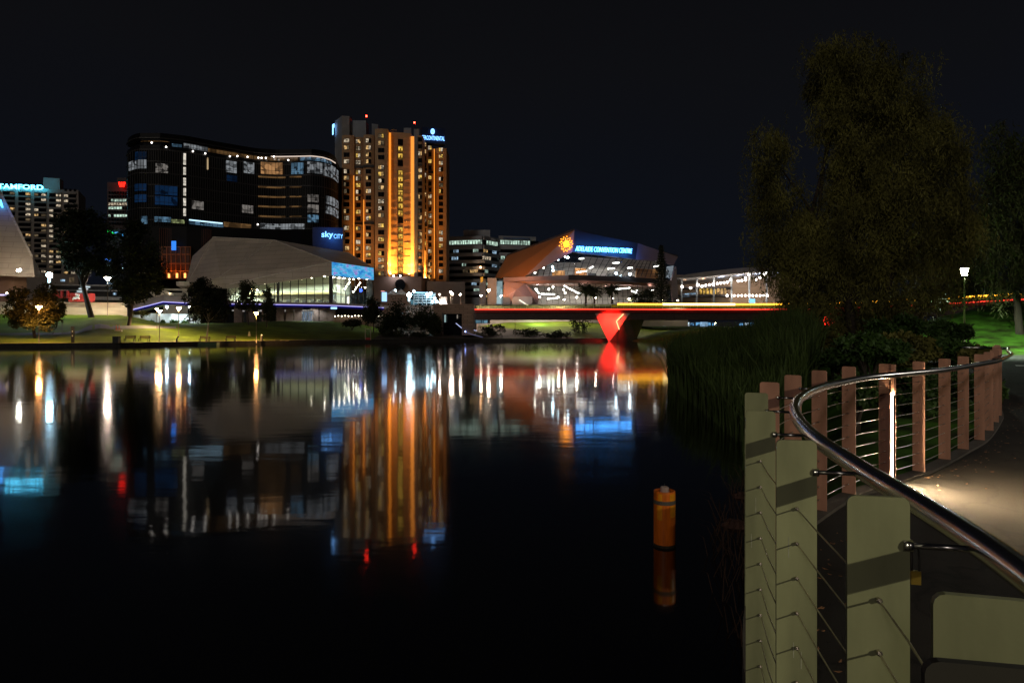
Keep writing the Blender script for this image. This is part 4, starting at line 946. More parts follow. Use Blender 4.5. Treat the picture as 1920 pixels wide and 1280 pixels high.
for px, py, c in ((1059.5, 481.5, hw), (1065, 483, hl), (1046, 486, hl), (1036, 500.5, hl), (1019, 501.5, hw), (1037, 507, hl), (1003, 511, hw), (1037, 538.5, hw), (1029, 542, hw), (1006, 543, hw), (1057, 543, hw), (1181, 514, hl), (1155, 512.5, hl), (1059.5, 549, hw)):
    MB().ball(P(px, py, 235 if py < 520 else 239), .42 if c is hl else .34, 7, 5).build('lamp', c, cv_)
for px, Y, z, pw in ((1020, 238, 23, 250), (1045, 236, 25, 350), (1095, 237, 26.5, 700), (1130, 240, 26.5, 700), (1165, 244, 26.5, 700), (1215, 250, 26, 500), (1010, 241, 16.5, 450), (1050, 239, 16.5, 600), (1090, 240, 16.5, 600), (1130, 241, 16.5, 600), (1170, 244, 16.5, 600), (1215, 252, 16.5, 600)):
    point(cv_, (PX(px, Y), Y, z), pw*1.9, (1, .93, .84), .5)
# left lower volume: folded violet wall, blue grey box and glazed lift
a1, a2, a3, a4, a5 = P(945, 527, 236), P(984, 531, 233), P(968, 543, 231), P(943, 560, 232), P(945, 575, 235)
solid([a1, a2, a3, a4], mauve, 'wall'); solid([a4, a3, P(954, 575, 232.5), a5], mauve, 'wall')
solid([a3, a2, P(1012, 556, 232), P(1008, 570, 234), P(962, 560, 232.5)], mauve, 'wall')
solid([P(960, 556, 231.8), P(998, 556, 231.8), P(998, 574, 231.8), P(960, 574, 231.8)], MATS['grey_cladding'], 'wall'); solid([P(943, 557, 231), P(956, 557, 231), P(956, 574, 231), P(943, 574, 231)], mat('slate_cladding', (.1, .14, .2), .6), 'wall')
lift = MB()
for k in range(4): lift.panel(V2(931, 239), V2(941.5, 238.5), PZ(536+9*k+7, 239), PZ(536+9*k-7+8, 239), 0, .3)
lift.panel(V2(931, 239), V2(941.5, 238.5), PZ(571, 239), PZ(527, 239), -.2, .2); lift.build('lift_shaft', room('lift_glow', (.6, .85, .9), .55, .5, .4), cv_)
solid([P(914, 521, 238.5), P(931, 521, 238.5), P(931, 573, 238.5), P(914, 573, 238.5)], MATS['grey_cladding'], 'wall'); solid([P(899, 524, 240), P(911, 522, 240), P(911, 573, 240), P(899, 573, 240)], mat('slate_cladding', (.1, .14, .2), .6), 'wall')
solid([P(901, 520, 239), P(905.5, 518.5, 239), P(905.5, 527, 239), P(901, 530, 239)], emit('orange_glow', (1, .42, .05), .7), 'lit_panel')
for k in range(7): a, b2 = P(973+2.6*k, 562.5+1.7*k, 231), P(976.6+2.6*k, 563.2+1.7*k, 231); MB().rodbox(a, b2, .3, .35).build('step_light', emit('step_glow', (1, .88, .7), 1.6), cv_)
point(cv_, P(955, 540, 229)+Vector((0, -1, 0)), 260, (.95, .8, .85), .5, WALL); point(cv_, P(990, 545, 229.5)+Vector((0, -1.5, 0)), 170, (.95, .8, .85), .5, WALL)
for px, pw in ((925, 2600), (948, 2600)): point(cv_, P(px, 531, 225), pw, (1, .33, .04), 1.0, (0, 1, .4))
for px in (1100, 1140, 1180, 1220): point(cv_, P(px, 536, 228+(px-1080)*.11), 90, (1, .7, .6), .3, UPW)
solid([P(1258, 528, 250), P(1268, 500, 251), P(1272, 560, 254), P(1262, 566, 252)], mauve, 'wall'); solid([P(1252, 500, 247.5), P(1264, 498, 249), P(1258, 522, 248.5), P(1250, 521, 247)], room('end_glass', (.55, .65, .75), .4, .6, .15), 'end_glazing')
# sign and sunburst emblem
sg = thing('word_sign', 'glowing white word sign with blue halo on the dark fascia of the convention hall', 'sign', P(1130, 475, 231))
a, b2 = P(1079, 470.5, 226.2), P(1184.5, 475, 237.2)
sw3 = emit('convention_white', (.07, .36, 1), 11)
text_obj('ADELAIDE CONVENTION CENTRE', PZ(461.5, 228)-PZ(470.5, 228), sg, sw3, a+Vector((0, -.2, 0)), b2-a, (.06, 0, 1), width=(b2-a).length, bold=-.012, shear=.12)
for k in range(6): point(sg, a.lerp(b2, k/5)+Vector((0, -2.2, .6)), 850, (.015, .18, 1), .4, (0, 1, .2))
em = thing('sunburst_emblem', 'orange sunburst of glowing dots on the violet gable beside the word sign', 'emblem', P(1061.5, 458, 226))
mb = MB(); g = random.Random(3); c = P(1061.5, 457.5, 226.6); pxm = 226.6/F
for k in range(13):
    a_ = k*2*math.pi/13+.2
    for r0, r1, w_ in ((1.5+g.random(), 5.5+2*g.random(), .34), (8+g.random()*1.5, 9.2+g.random()*2, .36)):
        mb.rodbox(c+Vector((math.cos(a_)*r0, 0, math.sin(a_)*r0*1.12))*pxm, c+Vector((math.cos(a_+.12)*r1, -.1, math.sin(a_+.12)*r1*1.12))*pxm, w_, w_)
    mb.ball(c+Vector((math.cos(a_+.3)*(10.5+g.random()*2.5), 0, math.sin(a_+.3)*(12+g.random()*2.5)))*pxm, .2, 6, 4)
mb.ball(c, .62, 8, 5); mb.build('dot', emit('emblem_orange', (1, .33, .02), 4), em)
em.children[0]['kind'] = 'stuff'
# ================================================================ curved roof hall further right
wc = thing('curved_hall', 'low hall with a rising curved metal roof and a lit colonnade beyond the bridge', 'convention hall', (PX(1365, 272), 272, 8))
rf = [(1262, 520), (1290, 514), (1320, 510), (1350, 506.3), (1380, 503), (1410, 500.8), (1440, 499.3), (1470, 499.5)]; ru = [(1262, 521), (1290, 521), (1320, 519), (1350, 516), (1380, 513), (1410, 510.5), (1440, 508.8), (1470, 508.5)]
mb = MB()
for k in range(len(rf)-1):
    a, b2 = P(*rf[k], 268), P(*rf[k+1], 268); c, d = P(*ru[k], 268), P(*ru[k+1], 268); o = Vector((2, 30, -3))
    mb.hexa([c, d, d+o, c+o], [a, b2, b2+o+Vector((0, 0, 1)), a+o+Vector((0, 0, 1))])
mb.build('roof', mat('grey_roof', (.32, .29, .28), .5, var=.15, nscale=.3, sc3=(.5, .1, .1)), wc, fix=True)
mb = MB(); mb.panel(V2(1262, 284), V2(1500, 284), 8, 25.5, 0, .5); mb.build('wall', mat('timber_screen', (.5, .36, .27), .7, var=.12, nscale=.4, sc3=(.2, .2, 2.5)), wc, fix=True)
mb = MB(); mb.prism([(PX(1276, 270), 270), (PX(1372, 270), 270), (PX(1372, 282), 282), (PX(1276, 282), 282)], PZ(540, 270), PZ(537.6, 270)); mb.prism([(PX(1262, 271), 271), (PX(1372, 271), 271), (PX(1372, 282), 282), (PX(1262, 282), 282)], PZ(555, 271), PZ(552.5, 271)); mb.build('floor_slab', darkclad, wc, fix=True)
mb = MB()
for px in (1278, 1306.5, 1338.5, 1371.5, 1405, 1437.5): q = V2(px, 270.5); mb.box(q.x-.3, q.y-.3, 8, q.x+.3, q.y+.3, interp(px, [(p, PZ(y, 270)) for p, y in ru])+.3)
mb.build('column', mat('pale_steel', (.45, .47, .5), .5), wc)
for k in range(8): a = 1312+k*6.6; MB().panel(V2(a, 272), V2(a+4, 272), PZ(551, 272), PZ(540.5+k*.0, 272), 0, .3).build('window', W_YEL if k < 5 else W_WARM, wc)
for k in range(5): a = 1277+k*5.8; MB().panel(V2(a, 271.5), V2(a+4.6, 271.5), PZ(557-k*.6, 272), PZ(551-k*.6, 272), 0, .3).build('window', W_COOL, wc)
for px, py in ((1279, 537.5), (1295, 540), (1309, 534), (1316.5, 536.5), (1323, 534.8), (1330, 534), (1337, 533), (1345, 531.5), (1351, 530.5), (1357.5, 530), (1364, 529), (1369.5, 524.5), (1384, 526.8), (1391, 526), (1398, 525), (1404, 515), (1398, 521), (1417, 524), (1425, 520.5), (1437, 511.5), (1432, 515), (1363.5, 554)):
    MB().ball(P(px, py, 269.3), .42, 6, 4).build('lamp', hw, wc)
for k in range(10): MB().ball(P(1377+k*6.9, 554, 269.3), .36, 6, 4).build('lamp', hw, wc)
for k in range(6): point(wc, (PX(1285+34*k, 272), 272, PZ(524-k*1.5, 272)), 950, ((1, .62, .35) if k < 2 else (.5, .66, 1)), .5, UPW); 
for k in range(4): point(wc, (PX(1385+20*k, 272), 274, PZ(548, 272)), 400, (1, .75, .5), .5, WALL)
bx_ = thing('lit_pylon', 'pale cyan lit box on the promenade in front of the curved hall', 'sign', P(1411, 566, 262)); MB().box(PX(1406, 262), 262, PZ(568, 262), PX(1416, 262), 262.6, PZ(560, 262)).build('panel', emit('cyan_box', (.3, .75, 1), 1.2), bx_)
# ================================================================ office block between the tower and the convention hall
ob = thing('office_block', 'pale stepped office block with white lit window bands behind the hotel podium', 'office block', (PX(910, 320), 320, 8))
spand = mat('pale_spandrel', (.34, .36, .39), .7, var=.12, nscale=.2)
mb = MB(); mb.prism([(PX(836, 322), 322), (PX(905, 318), 318), (PX(935, 328), 328), (PX(1004, 332), 332), (PX(1004, 350), 350), (PX(836, 350), 350)], 8, PZ(449, 320)); mb.build('wall', W_DARK, ob, fix=True)
OA, OB, OC, OD = V2(836, 322), V2(905, 318), V2(935, 328), V2(1004, 332)
mb = MB()
for y0, y1 in ((443.5, 451), (460, 468), (474.5, 481), (488, 494), (500, 506), (512.5, 518), (524, 530), (536, 541.5), (547, 553), (558, 572)):
    for a, b2 in ((OA, OB), (OB, OC)): mb.panel(a, b2, PZ(y1, 320), PZ(y0, 320), 1.0, 1.2)
    mb.panel(OC, OD, PZ(y1, 330), PZ(y0, 330)-(.0), .9, 1.2)
mb.build('spandrel', spand, ob, fix=True)
mb = MB(); mb.prism([(PX(869, 322), 322), (PX(919, 322), 322), (PX(919, 334), 334), (PX(869, 334), 334)], PZ(450, 320), PZ(431, 322)); mb.hexa([(PX(860, 321), 321, PZ(450, 321)), (PX(930, 321), 321, PZ(450, 321)), (PX(930, 321), 336, PZ(450, 321)), (PX(860, 321), 336, PZ(450, 321))], [(PX(873, 321), 322, PZ(443, 321)), (PX(917, 321), 322, PZ(443, 321)), (PX(917, 321), 334, PZ(443, 321)), (PX(873, 321), 334, PZ(443, 321))]); mb.build('plant_room', spand, ob, fix=True)
mb = MB(); mb.prism([(PX(944, 331), 327), (PX(992, 331), 329), (PX(1014, 340), 345), (PX(944, 340), 345)], PZ(449.5, 330), PZ(446.5, 330)); mb.build('roof_fin', mat('blue_fin', (.1, .16, .3), .5), ob, fix=True)
seg = [(841, 862), (863, 880), (881, 902), (902, 920), (922, 932), (937, 955), (957, 974), (976, 993)]
rws = [(452, 459), (468.6, 474), (481.5, 487.5), (494.5, 499.5), (506.5, 512), (518.5, 523.5), (530.5, 535.5), (542, 546.5), (553.5, 557.5)]
def opx(px): return OA.lerp(OB, (px-836)/69) if px < 905 else (OB.lerp(OC, (px-905)/30) if px < 935 else OC.lerp(OD, (px-935)/69))
for ri, (y0, y1) in enumerate(rws):
    for a, b2 in seg:
        full = ri == 0
        if not full and wr.random() > .55: continue
        w0 = a if full else lerp(a, b2, wr.uniform(0, .5)); w1 = b2 if full else lerp(w0, b2, wr.uniform(.4, .95))
        Yc = opx((w0+w1)/2).y
        o_ = MB(); o_.panel(opx(w0), opx(w1), PZ(y1, 322 if w0 < 935 else 331), PZ(y0, 322 if w0 < 935 else 331), .35, .3, 0)
        for k in range(1, 4): q = opx(lerp(w0, w1, k/4)); o_.box(q.x-.15, q.y-.6, PZ(y1, q.y), q.x+.15, q.y-.3, PZ(y0, q.y), 1)
        o_.build('window', [W_GRN if full or wr.random() < .35 else wr.choice([W_WHT, W_COOL, W_DIM, W_WARM]), FRAME], ob)
q = P(901, 501, 316); MB().ball(q, .5, 8, 5).build('lamp', emit('orange_lamp', (1, .5, .2), 10), ob); point(ob, q+Vector((0, -1.5, 0)), 200, (1, .5, .2), .2, WALL)
# ================================================================ hotel at far left
st = thing('slab_hotel', 'pale concrete slab hotel with recessed balconies and a white and cyan roof word sign', 'hotel', (PX(70, 330), 330, 8))
conc = mat('warm_concrete', (.34, .28, .24), .85, var=.12, nscale=.2)
SA, SB, SC_ = V2(-120, 322), V2(147, 334), V2(160.5, 348)
zt = PZ(345, 322); ztb = PZ(357, 334)
mb = MB(); mb.hexa([(*SA, 6), (*SB, 6), (*SC_, 6), (SC_.x-60, SC_.y+10, 6), (SA.x, SA.y+20, 6)], [(*SA, zt+.5), (*SB, ztb), (*SC_, ztb-1), (SC_.x-60, SC_.y+10, ztb-1), (SA.x, SA.y+20, zt)]); mb.build('wall', conc, st, fix=True)
mb = MB(); mb.prism([(PX(81, 336), 336), (PX(112, 338), 338), (PX(119, 344), 344), (PX(81, 346), 346)], ztb-3, PZ(333, 336)); mb.build('plant_room', conc, st, fix=True)
def spx(px): return SA.lerp(SB, (px+120)/267)
def szy(px, y): return PZ(y+ (px-60)*.045, spx(px).y)
bands = [(-24, -2), (3, 25.5), (32, 55.5), (62, 85), (90.5, 113.5), (119, 142.5)]
for ri in range(16):
    y = 362+9.6*ri
    for bi, (a, b2) in enumerate(bands):
        if y > 520 and a > 80: continue
        z0, z1 = szy(a, y+5.4), szy(a, y); hh = MB(); wl = (spx(b2)-spx(a)).length
        hh.panel(spx(a), spx(b2), z0, z1, .12, .3, 0); hh.panel(spx(a), spx(b2), z1+.25, z1+.75, .5, .6, 1)
        hh.build('balcony', [W_DARK, conc], st)
        for (u, v) in ((.02, .34), (.6, .98)):
            if wr.random() < .55: MB().panel(spx(lerp(a, b2, u)), spx(lerp(a, b2, v)), z0+.25, z1-.1, .2, .1).build('window', wr.choice([W_WARM, W_WHT, W_DIM, W_DIM, W_WHT, W_WARM]), st)
for k in range(3): a = 120+9*k; MB().panel(spx(a), spx(a+4.5), szy(a, 355.5), szy(a, 351), .1, .3).build('window', W_DARK, st)
sg = thing('roof_word_sign', 'white serif word sign with cyan glow on the parapet of the slab hotel', 'sign', (*spx(40)-Vector((0, .5)), PZ(355, 329)))
a, b2 = P(-13, 353.2, 326.4), P(81, 356.2, 330.2)
text_obj('STAMFORD', PZ(343.5, 329)-PZ(352.5, 329), sg, emit('stamford_white', (.1, .62, 1), 9), a, b2-a, (0, 0, 1), width=(b2-a).length, bold=.012)
for k in range(5): point(sg, a.lerp(b2, k/4)+Vector((0, -1.2, 1.2)), 600, (.04, .6, .9), .4, (0, 1, -.3))
# ================================================================ bank tower
bt = thing('bank_tower', 'slim dark office tower with a red glowing letter emblem at its top', 'office tower', (PX(222, 400), 400, 8))
MB().prism([(PX(201, 400), 400), (PX(246, 402), 402), (PX(246, 425), 425), (PX(201, 425), 425)], 8, PZ(341.5, 400)).build('wall', mat('maroon_panel', (.09, .06, .06), .6, var=.15, nscale=.3), bt, fix=True)
mb = MB(); mb.box(PX(219, 405), 405, PZ(342, 400), PX(238, 405), 412, PZ(333.5, 405)); mb.build('plant_room', FRAME, bt)
for ri in range(9):
    y = 359+7.2*ri
    for k in range(7):
        a = 203.5+5.2*k; lit = ri in (2, 3, 4, 6) and wr.random() < .85
        MB().panel(V2(a, 400), V2(a+3.8, 400.2), PZ(y+4.2, 400), PZ(y, 400), .1, .3).build('window', (W_GRN if ri != 3 else W_WHT) if lit else W_DARK, bt)
eb = thing('letter_emblem', 'red glowing letter W on the corner of the slim tower', 'emblem', P(228, 346, 398)); rd = emit('emblem_red', (1, .012, .006), 4)
for pts in ([(221.5, 341.5), (225, 341.5), (227.4, 350.5), (224.2, 350.5)], [(226.9, 341.5), (229.2, 341.5), (229.0, 350.5), (227.2, 350.5)], [(231, 341.5), (234.6, 341.5), (232, 350.5), (230.2, 350.5)]):
    q = [P(*p, 399) for p in pts]; MB().hexa(q, [p+Vector((0, .5, 0)) for p in q]).build('bar', rd, eb, fix=True)
point(eb, P(228, 346, 396.5), 500, (1, .03, .02), .6, WALL)
# ================================================================ white shell at the left edge of the frame
sh = thing('theatre_shell', 'tall white angular theatre shell cut by the left edge with a pale lit lower face', 'theatre', (PX(0, 178), 178, 6))
Aa, Ab, Ac, Ad, Ae = P(-8, 352, 178), P(58, 480, 178), P(-90, 470, 172), P(-190, 352, 182), P(-100, 300, 190)
warm_shell = seamed('shell_panel', (.44, .37, .30), 4.5, 1.4)
def sol(pts, mt, nm, root): return solid(pts, mt, nm, .5, root)
sol([P(-90, 200, 186), P(0, 364, 179), P(57, 480, 177), P(-90, 473, 172)], warm_shell, 'roof_facet', sh)
sol([P(-90, 473, 172), P(57, 480, 177), P(60, 519, 175.5), P(-90, 512, 171)], warm_shell, 'wall', sh); sol([P(57, 480, 177), P(76, 520, 182), P(60, 519, 175.5)], warm_shell, 'wall', sh)
sol([P(0, 364, 179), P(76, 520, 182), P(57, 480, 177)], mat('ridge_metal', (.62, .56, .5), .5), 'ridge', sh)
MB().prism([(PX(-140, 174), 176), (PX(25, 178), 178), (PX(50, 180), 180), (PX(50, 186), 186), (PX(-140, 186), 186)], 6, PZ(514, 176)).build('base_wall', mat('brown_wall', (.17, .10, .06), .8, var=.15, nscale=.4), sh, fix=True)
q = P(0, 553, 174); MB().box(PX(-60, 174), 174, q.z-.15, PX(16, 174), 174.3, q.z+.2).build('led_line', emit('lilac_led', (.6, .55, 1), 1.5), sh)
for px, py in ((33.5, 507), (37.5, 506)): MB().ball(P(px, py, 171), .3, 7, 5).build('lamp', emit('shell_lamp', (1, .95, .82), 70), sh)
point(sh, P(30, 505, 168), 700, (1, .8, .55), .4, WALL); point(sh, P(-30, 500, 166), 700, (1, .76, .52), .4, WALL)
MB().ball(P(13.5, 549.5, 173), .3, 7, 5).build('lamp', emit('wall_lamp', (1, .75, .5), 14), sh); point(sh, P(13.5, 549, 172), 130, (1, .65, .4), .2, WALL)
sgn = thing('shell_sign', 'blue glowing letter on the sloping edge of the white shell', 'sign', P(1, 390, 176)); text_obj('A', .14*14.5, sgn, emit('shell_blue', (.06, .36, 1), 6), P(-5.5, 389, 177.4), (1, 0, 0), (0, .1, 1), width=1.55, bold=.02)
point(sgn, P(-1, 386, 175.5), 90, (.05, .15, 1), .3, (.3, 1, -.3))
# ================================================================ plaza behind the left lawn
pz_ = thing('plaza_terrace', 'two pale terrace walls lit from below at the back of the left lawn', 'wall', (PX(120, 156), 156, 4))
lime = mat('lime_render', (.46, .40, .29), .8, var=.12, nscale=.5, sc3=(.3, .3, 2))
mb = MB(); mb.prism([(PX(-260, 150), 150), (PX(238, 162), 162), (PX(238, 175), 175), (PX(-260, 175), 175)], 3, PZ(575.5, 156)); mb.build('lower_wall', lime, pz_, fix=True)
mb = MB(); mb.prism([(PX(-260, 154), 154), (PX(236, 166), 166), (PX(236, 176), 176), (PX(-260, 176), 176)], 3, PZ(565.5, 160)); mb.build('upper_wall', lime, pz_, fix=True)
for px, y, Y, pw in ((205, 582, 157, 260), (190, 571, 161, 120), (120, 582, 153, 120), (130, 571, 157, 90), (-20, 582, 149, 120), (10, 571, 154, 90), (150, 582, 155, 120)): point(pz_, (PX(px, Y), Y, PZ(y, Y)), pw*1.3, (1, .74, .36), .3, WASH)
pb = thing('plaza_pavilion', 'dim glazed pavilion levels with white lit stairs behind the terrace walls', 'building', (PX(170, 190), 190, 7))
mb = MB()
mb.prism([(PX(95, 192), 192), (PX(240, 196), 196), (PX(240, 205), 205), (PX(95, 205), 205)], 6, PZ(534, 192)); mb.build('wall', mat('dark_wall', (.05, .05, .055), .7, var=.2), pb, fix=True)  # plain dark grey wall colour
mb = MB()
for y0, y1, a, b2 in ((543, 545, 96, 238), (533, 535.5, 88, 238), (556, 562, 168, 228)): mb.panel(V2(a, 189), V2(b2, 193), PZ(y1, 190), PZ(y0, 190), 0, 2)
mb.build('floor_slab', mat('pale_slab', (.4, .38, .36), .7), pb, fix=True)
for k, (px, y) in enumerate(((157, 537), (153, 541), (149.5, 546), (146, 550.5), (142, 555))): MB().box(PX(px-5.5, 187-k*.6), 187-k*.6, PZ(y+1.6, 187), PX(px+6, 187-k*.6), 188.5-k*.6, PZ(y-.8, 187)).build('lit_step', emit('lit_step_glow', (.75, .9, .95), .75-.08*k), pb)
for px, y, w_ in ((207, 540, 5), (215, 551, 6), (118, 526, 8), (227, 524, 4), (207, 532, 12), (212, 518, 16)): MB().panel(V2(px-w_/2, 188.5), V2(px+w_/2, 188.7), PZ(y+2, 189), PZ(y-2, 189), .2, .2).build('window', W_COOL, pb)
for px in (132, 137, 158): MB().panel(V2(px-2, 189), V2(px+2, 189.2), PZ(530, 189), PZ(520, 189), .2, .3).build('window', W_DIM, pb)
rs = thing('red_hoarding', 'red hoarding with a white swirl standing on the upper terrace wall', 'hoarding', P(153, 565, 158))
red = mat('red_paint', (.26, .014, .01), .5, var=.15); mb = MB(); mb.panel(V2(128, 158), V2(178, 160.5), PZ(565.5, 159), PZ(549.5, 159), 0, .3); mb.build('board', red, rs)
mb = MB()
for (x0, y0, x1, y1) in ((141, 552, 149, 553.5), (148, 554, 140, 558), (139, 558, 136, 562), (140, 560, 148, 557), (148, 558, 149, 561)): mb.rodbox(P(x0, y0, 158.2), P(x1, y1, 158.4), .12, .35)
mb.build('swirl', mat('white_marking', (.7, .7, .68), .7), rs)
point(rs, P(152, 556, 155), 70, (1, .92, .85), .3, WALL)
rl = thing('red_letters', 'row of red cut-out letters standing on the terrace left of the hoarding', 'sign', P(108, 560, 156))
text_obj('cALl', 1.75, rl, red, P(89, 559, 157.5), (1, .02, 0), (0, 0, 1), width=PX(128, 157.5)-PX(89, 157.5), bold=.02, depth=.25)
point(rl, P(108, 553, 154.5), 50, (1, .9, .8), .3, WALL)
bg_ = thing('blue_shopfront', 'small shopfront with green and blue neon half hidden by the tree', 'shop', P(218, 500, 205))
MB().prism([(PX(200, 206), 206), (PX(240, 207), 207), (PX(240, 214), 214), (PX(200, 214), 214)], 8, PZ(430, 206)).build('wall', MATS['dark_wall'], bg_, fix=True)
for x0, x1, y0, y1, c, n in ((200, 213, 432, 438, (.02, .8, .1), 'neon_green'), (212, 231, 434, 441, (.1, .5, 1), 'neon_blue'), (198, 229, 486, 493, (.08, .3, 1), 'neon_deep'), (200, 230, 498, 503, (.5, .8, .8), 'neon_pale')): MB().rodbox(P(x0, y0, 204.5), P(x1, y1, 204.5), .4, .55).build('neon', emit(n, c, 1.3), bg_)
# ================================================================ stone abutment, marquee and kiosks in the middle
ab = thing('bridge_abutment', 'coursed brown stone abutment with a dark doorway at the left end of the bridge', 'abutment', (PX(855, 178), 178, 3))
m, nt, out = nodes('coursed_stone'); b = nt.nodes.new('ShaderNodeBsdfPrincipled'); b.inputs['Roughness'].default_value = .85
br = nt.nodes.new('ShaderNodeTexBrick'); br.inputs['Color1'].default_value = (.2, .14, .1, 1); br.inputs['Color2'].default_value = (.28, .2, .15, 1); br.inputs['Mortar'].default_value = (.06, .045, .035, 1); br.inputs['Scale'].default_value = 1; br.inputs['Row Height'].default_value = .5; br.inputs['Brick Width'].default_value = 2.2; br.inputs['Mortar Size'].default_value = .04
sx = nt.nodes.new('ShaderNodeSeparateXYZ'); cx = nt.nodes.new('ShaderNodeCombineXYZ'); nt.links.new(coord(nt), sx.inputs[0]); nt.links.new(sx.outputs[0], cx.inputs[0]); nt.links.new(sx.outputs[2], cx.inputs[1]); nt.links.new(cx.outputs[0], br.inputs['Vector']); nt.links.new(br.outputs[0], b.inputs['Base Color']); nt.links.new(b.outputs[0], out.inputs[0]); STONE = m
mb = MB(); z0_, z1_ = 1.5, PZ(570.5, 176)
mb.prism([(PX(812, 176), 176), (PX(829, 175.5), 175.5), (PX(829, 175.5), 196), (PX(812, 176), 196)], z0_, z1_); mb.prism([(PX(866, 174.5), 174.5), (PX(888, 174), 174), (PX(888, 174), 196), (PX(866, 174.5), 196)], z0_, z1_); mb.prism([(PX(829.05, 175.5), 175.6), (PX(865.95, 174.5), 174.6), (PX(865.95, 174.5), 196), (PX(829.05, 175.5), 196)], PZ(588, 175), z1_-.01); mb.build('wall', STONE, ab, fix=True)
MB().prism([(PX(829, 179), 179), (PX(866, 179), 179), (PX(866, 180), 180), (PX(829, 180), 180)], z0_, PZ(588, 175)).build('doorway', W_DARK, ab, fix=True)
MB().box(PX(833, 177), 177, PZ(604, 177), PX(836, 177), 177.2, PZ(590, 177)).build('door_light', emit('pale_door', (.6, .85, .85), .4), ab); MB().box(PX(856.5, 177), 177, PZ(597, 177), PX(858.5, 177), 177.2, PZ(590, 177)).build('door_light', emit('warm_door', (.7, .6, .5), .3), ab)
point(ab, P(845, 562, 186), 700, (1, .8, .65), .4); point(ab, P(850, 580, 168), 150, (1, .75, .6), .4, WALL)
pl2 = thing('plaza_wall', 'long low grey parapet of the raised plaza behind the abutment', 'wall', (PX(860, 200), 200, 4))
MB().prism([(PX(760, 196), 196), (PX(945, 202), 202), (PX(1290, 215), 215), (PX(1290, 224), 224), (PX(760, 224), 224)], 4, PZ(572, 198)).build('wall', mat('plaza_concrete', (.26, .23, .21), .85, var=.15, nscale=.4), pl2, fix=True)
kb = thing('white_kiosk', 'small white box kiosk on the plaza beside the lamps', 'kiosk', P(833.5, 572, 190)); MB().prism([(PX(824.5, 190), 190), (PX(837, 190), 190), (PX(837, 190), 192), (PX(824.5, 190), 192)], PZ(574, 190), PZ(556.5, 190)).build('wall', mat('white_panel', (.6, .58, .57), .6, var=.08), kb, fix=True); MB().box(PX(824, 190), 189.8, PZ(556.5, 190), PX(837.5, 190), 192.2, PZ(555.6, 190)).build('roof', mat('lamp_cap', (.1, .1, .1), .5), kb)
mq = thing('marquee', 'blue lit glass marquee with bright lamps below the round hotel window', 'marquee', P(795, 570, 215))
MB().prism([(PX(770, 222), 222), (PX(815, 222), 222), (PX(815, 226), 226), (PX(770, 226), 226)], 6, PZ(549, 222)).build('wall', room('marquee_glow', (.2, .5, .65), .35, .55, .1), mq, fix=True)
mb = MB()
for k in range(5): mb.rodbox(P(776, 549+4.5*k, 219), P(812+3*k, 549+4.6*k, 219), .2, .25)
for k in range(6): mb.rodbox(P(776+8*k, 548, 219), P(776+8*k, 572, 219), .15, .15)
mb.build('frame', mat('white_frame', (.6, .62, .65), .5), mq)
for px, py in ((776, 546), (801, 551), (808, 549.5), (802, 555), (815, 559), (811, 566), (819, 565.5), (741, 545)): MB().ball(P(px, py, 217), .4, 7, 5).build('lamp', emit('blue_white_lamp', (.6, .88, 1), 18), mq)
point(mq, P(806, 556, 213), 600, (.3, .75, 1), .5, (0, 1, -.2))
MB().rodbox(P(778, 548.5, 218), P(802, 549, 218), .3, .4).build('led_line', emit('cyan_line', (.3, .7, 1), 2), mq)
ad = thing('advert_box', 'bright blue backlit advertising box left of the marquee', 'sign', P(720, 566, 212)); MB().panel(V2(715, 212), V2(726, 213), PZ(566, 212), PZ(546.5, 212), 0, .5).build('frame', FRAME, ad); MB().panel(V2(715.8, 212), V2(725.2, 212.9), PZ(565, 212), PZ(547.5, 212), .08, .05).build('screen', emit('advert_blue', (.35, .6, 1), 1.5), ad); MB().panel(V2(714, 212), V2(721, 212.5), PZ(546.3, 212), PZ(545, 212), .1, .1).build('heading', emit('advert_red', (1, .35, .3), 1.2), ad)
tn = thing('white_tents', 'pale peaked canopies beside the advertising box', 'canopy', P(745, 555, 214))
for px in (737, 752): MB().lathe([(2.2, 0), (1.0, .8), (.05, 1.7)], P(px, 552, 214), 8).build('canopy', mat('canvas', (.6, .55, .52), .8), tn)
point(tn, P(745, 556, 211), 120, (1, .8, .75), .4, WALL)
rw = thing('retaining_wall', 'brown stone retaining wall topped with a row of tiny lamps', 'wall', (PX(690, 186), 186, 3)); MB().prism([(PX(626, 186), 186), (PX(700, 184), 184), (PX(815, 186), 186), (PX(815, 200), 200), (PX(626, 200), 200)], 1.5, PZ(594.5, 185)).build('wall', STONE, rw, fix=True)
for k in range(16): MB().ball((PX(628+6.3*k, 184.5), 184.6, PZ(592.4+wr.uniform(-.5, .5), 184.5)), .17, 6, 4).build('lamp', emit('bud_lamp', (1, .85, .62), 7), rw)
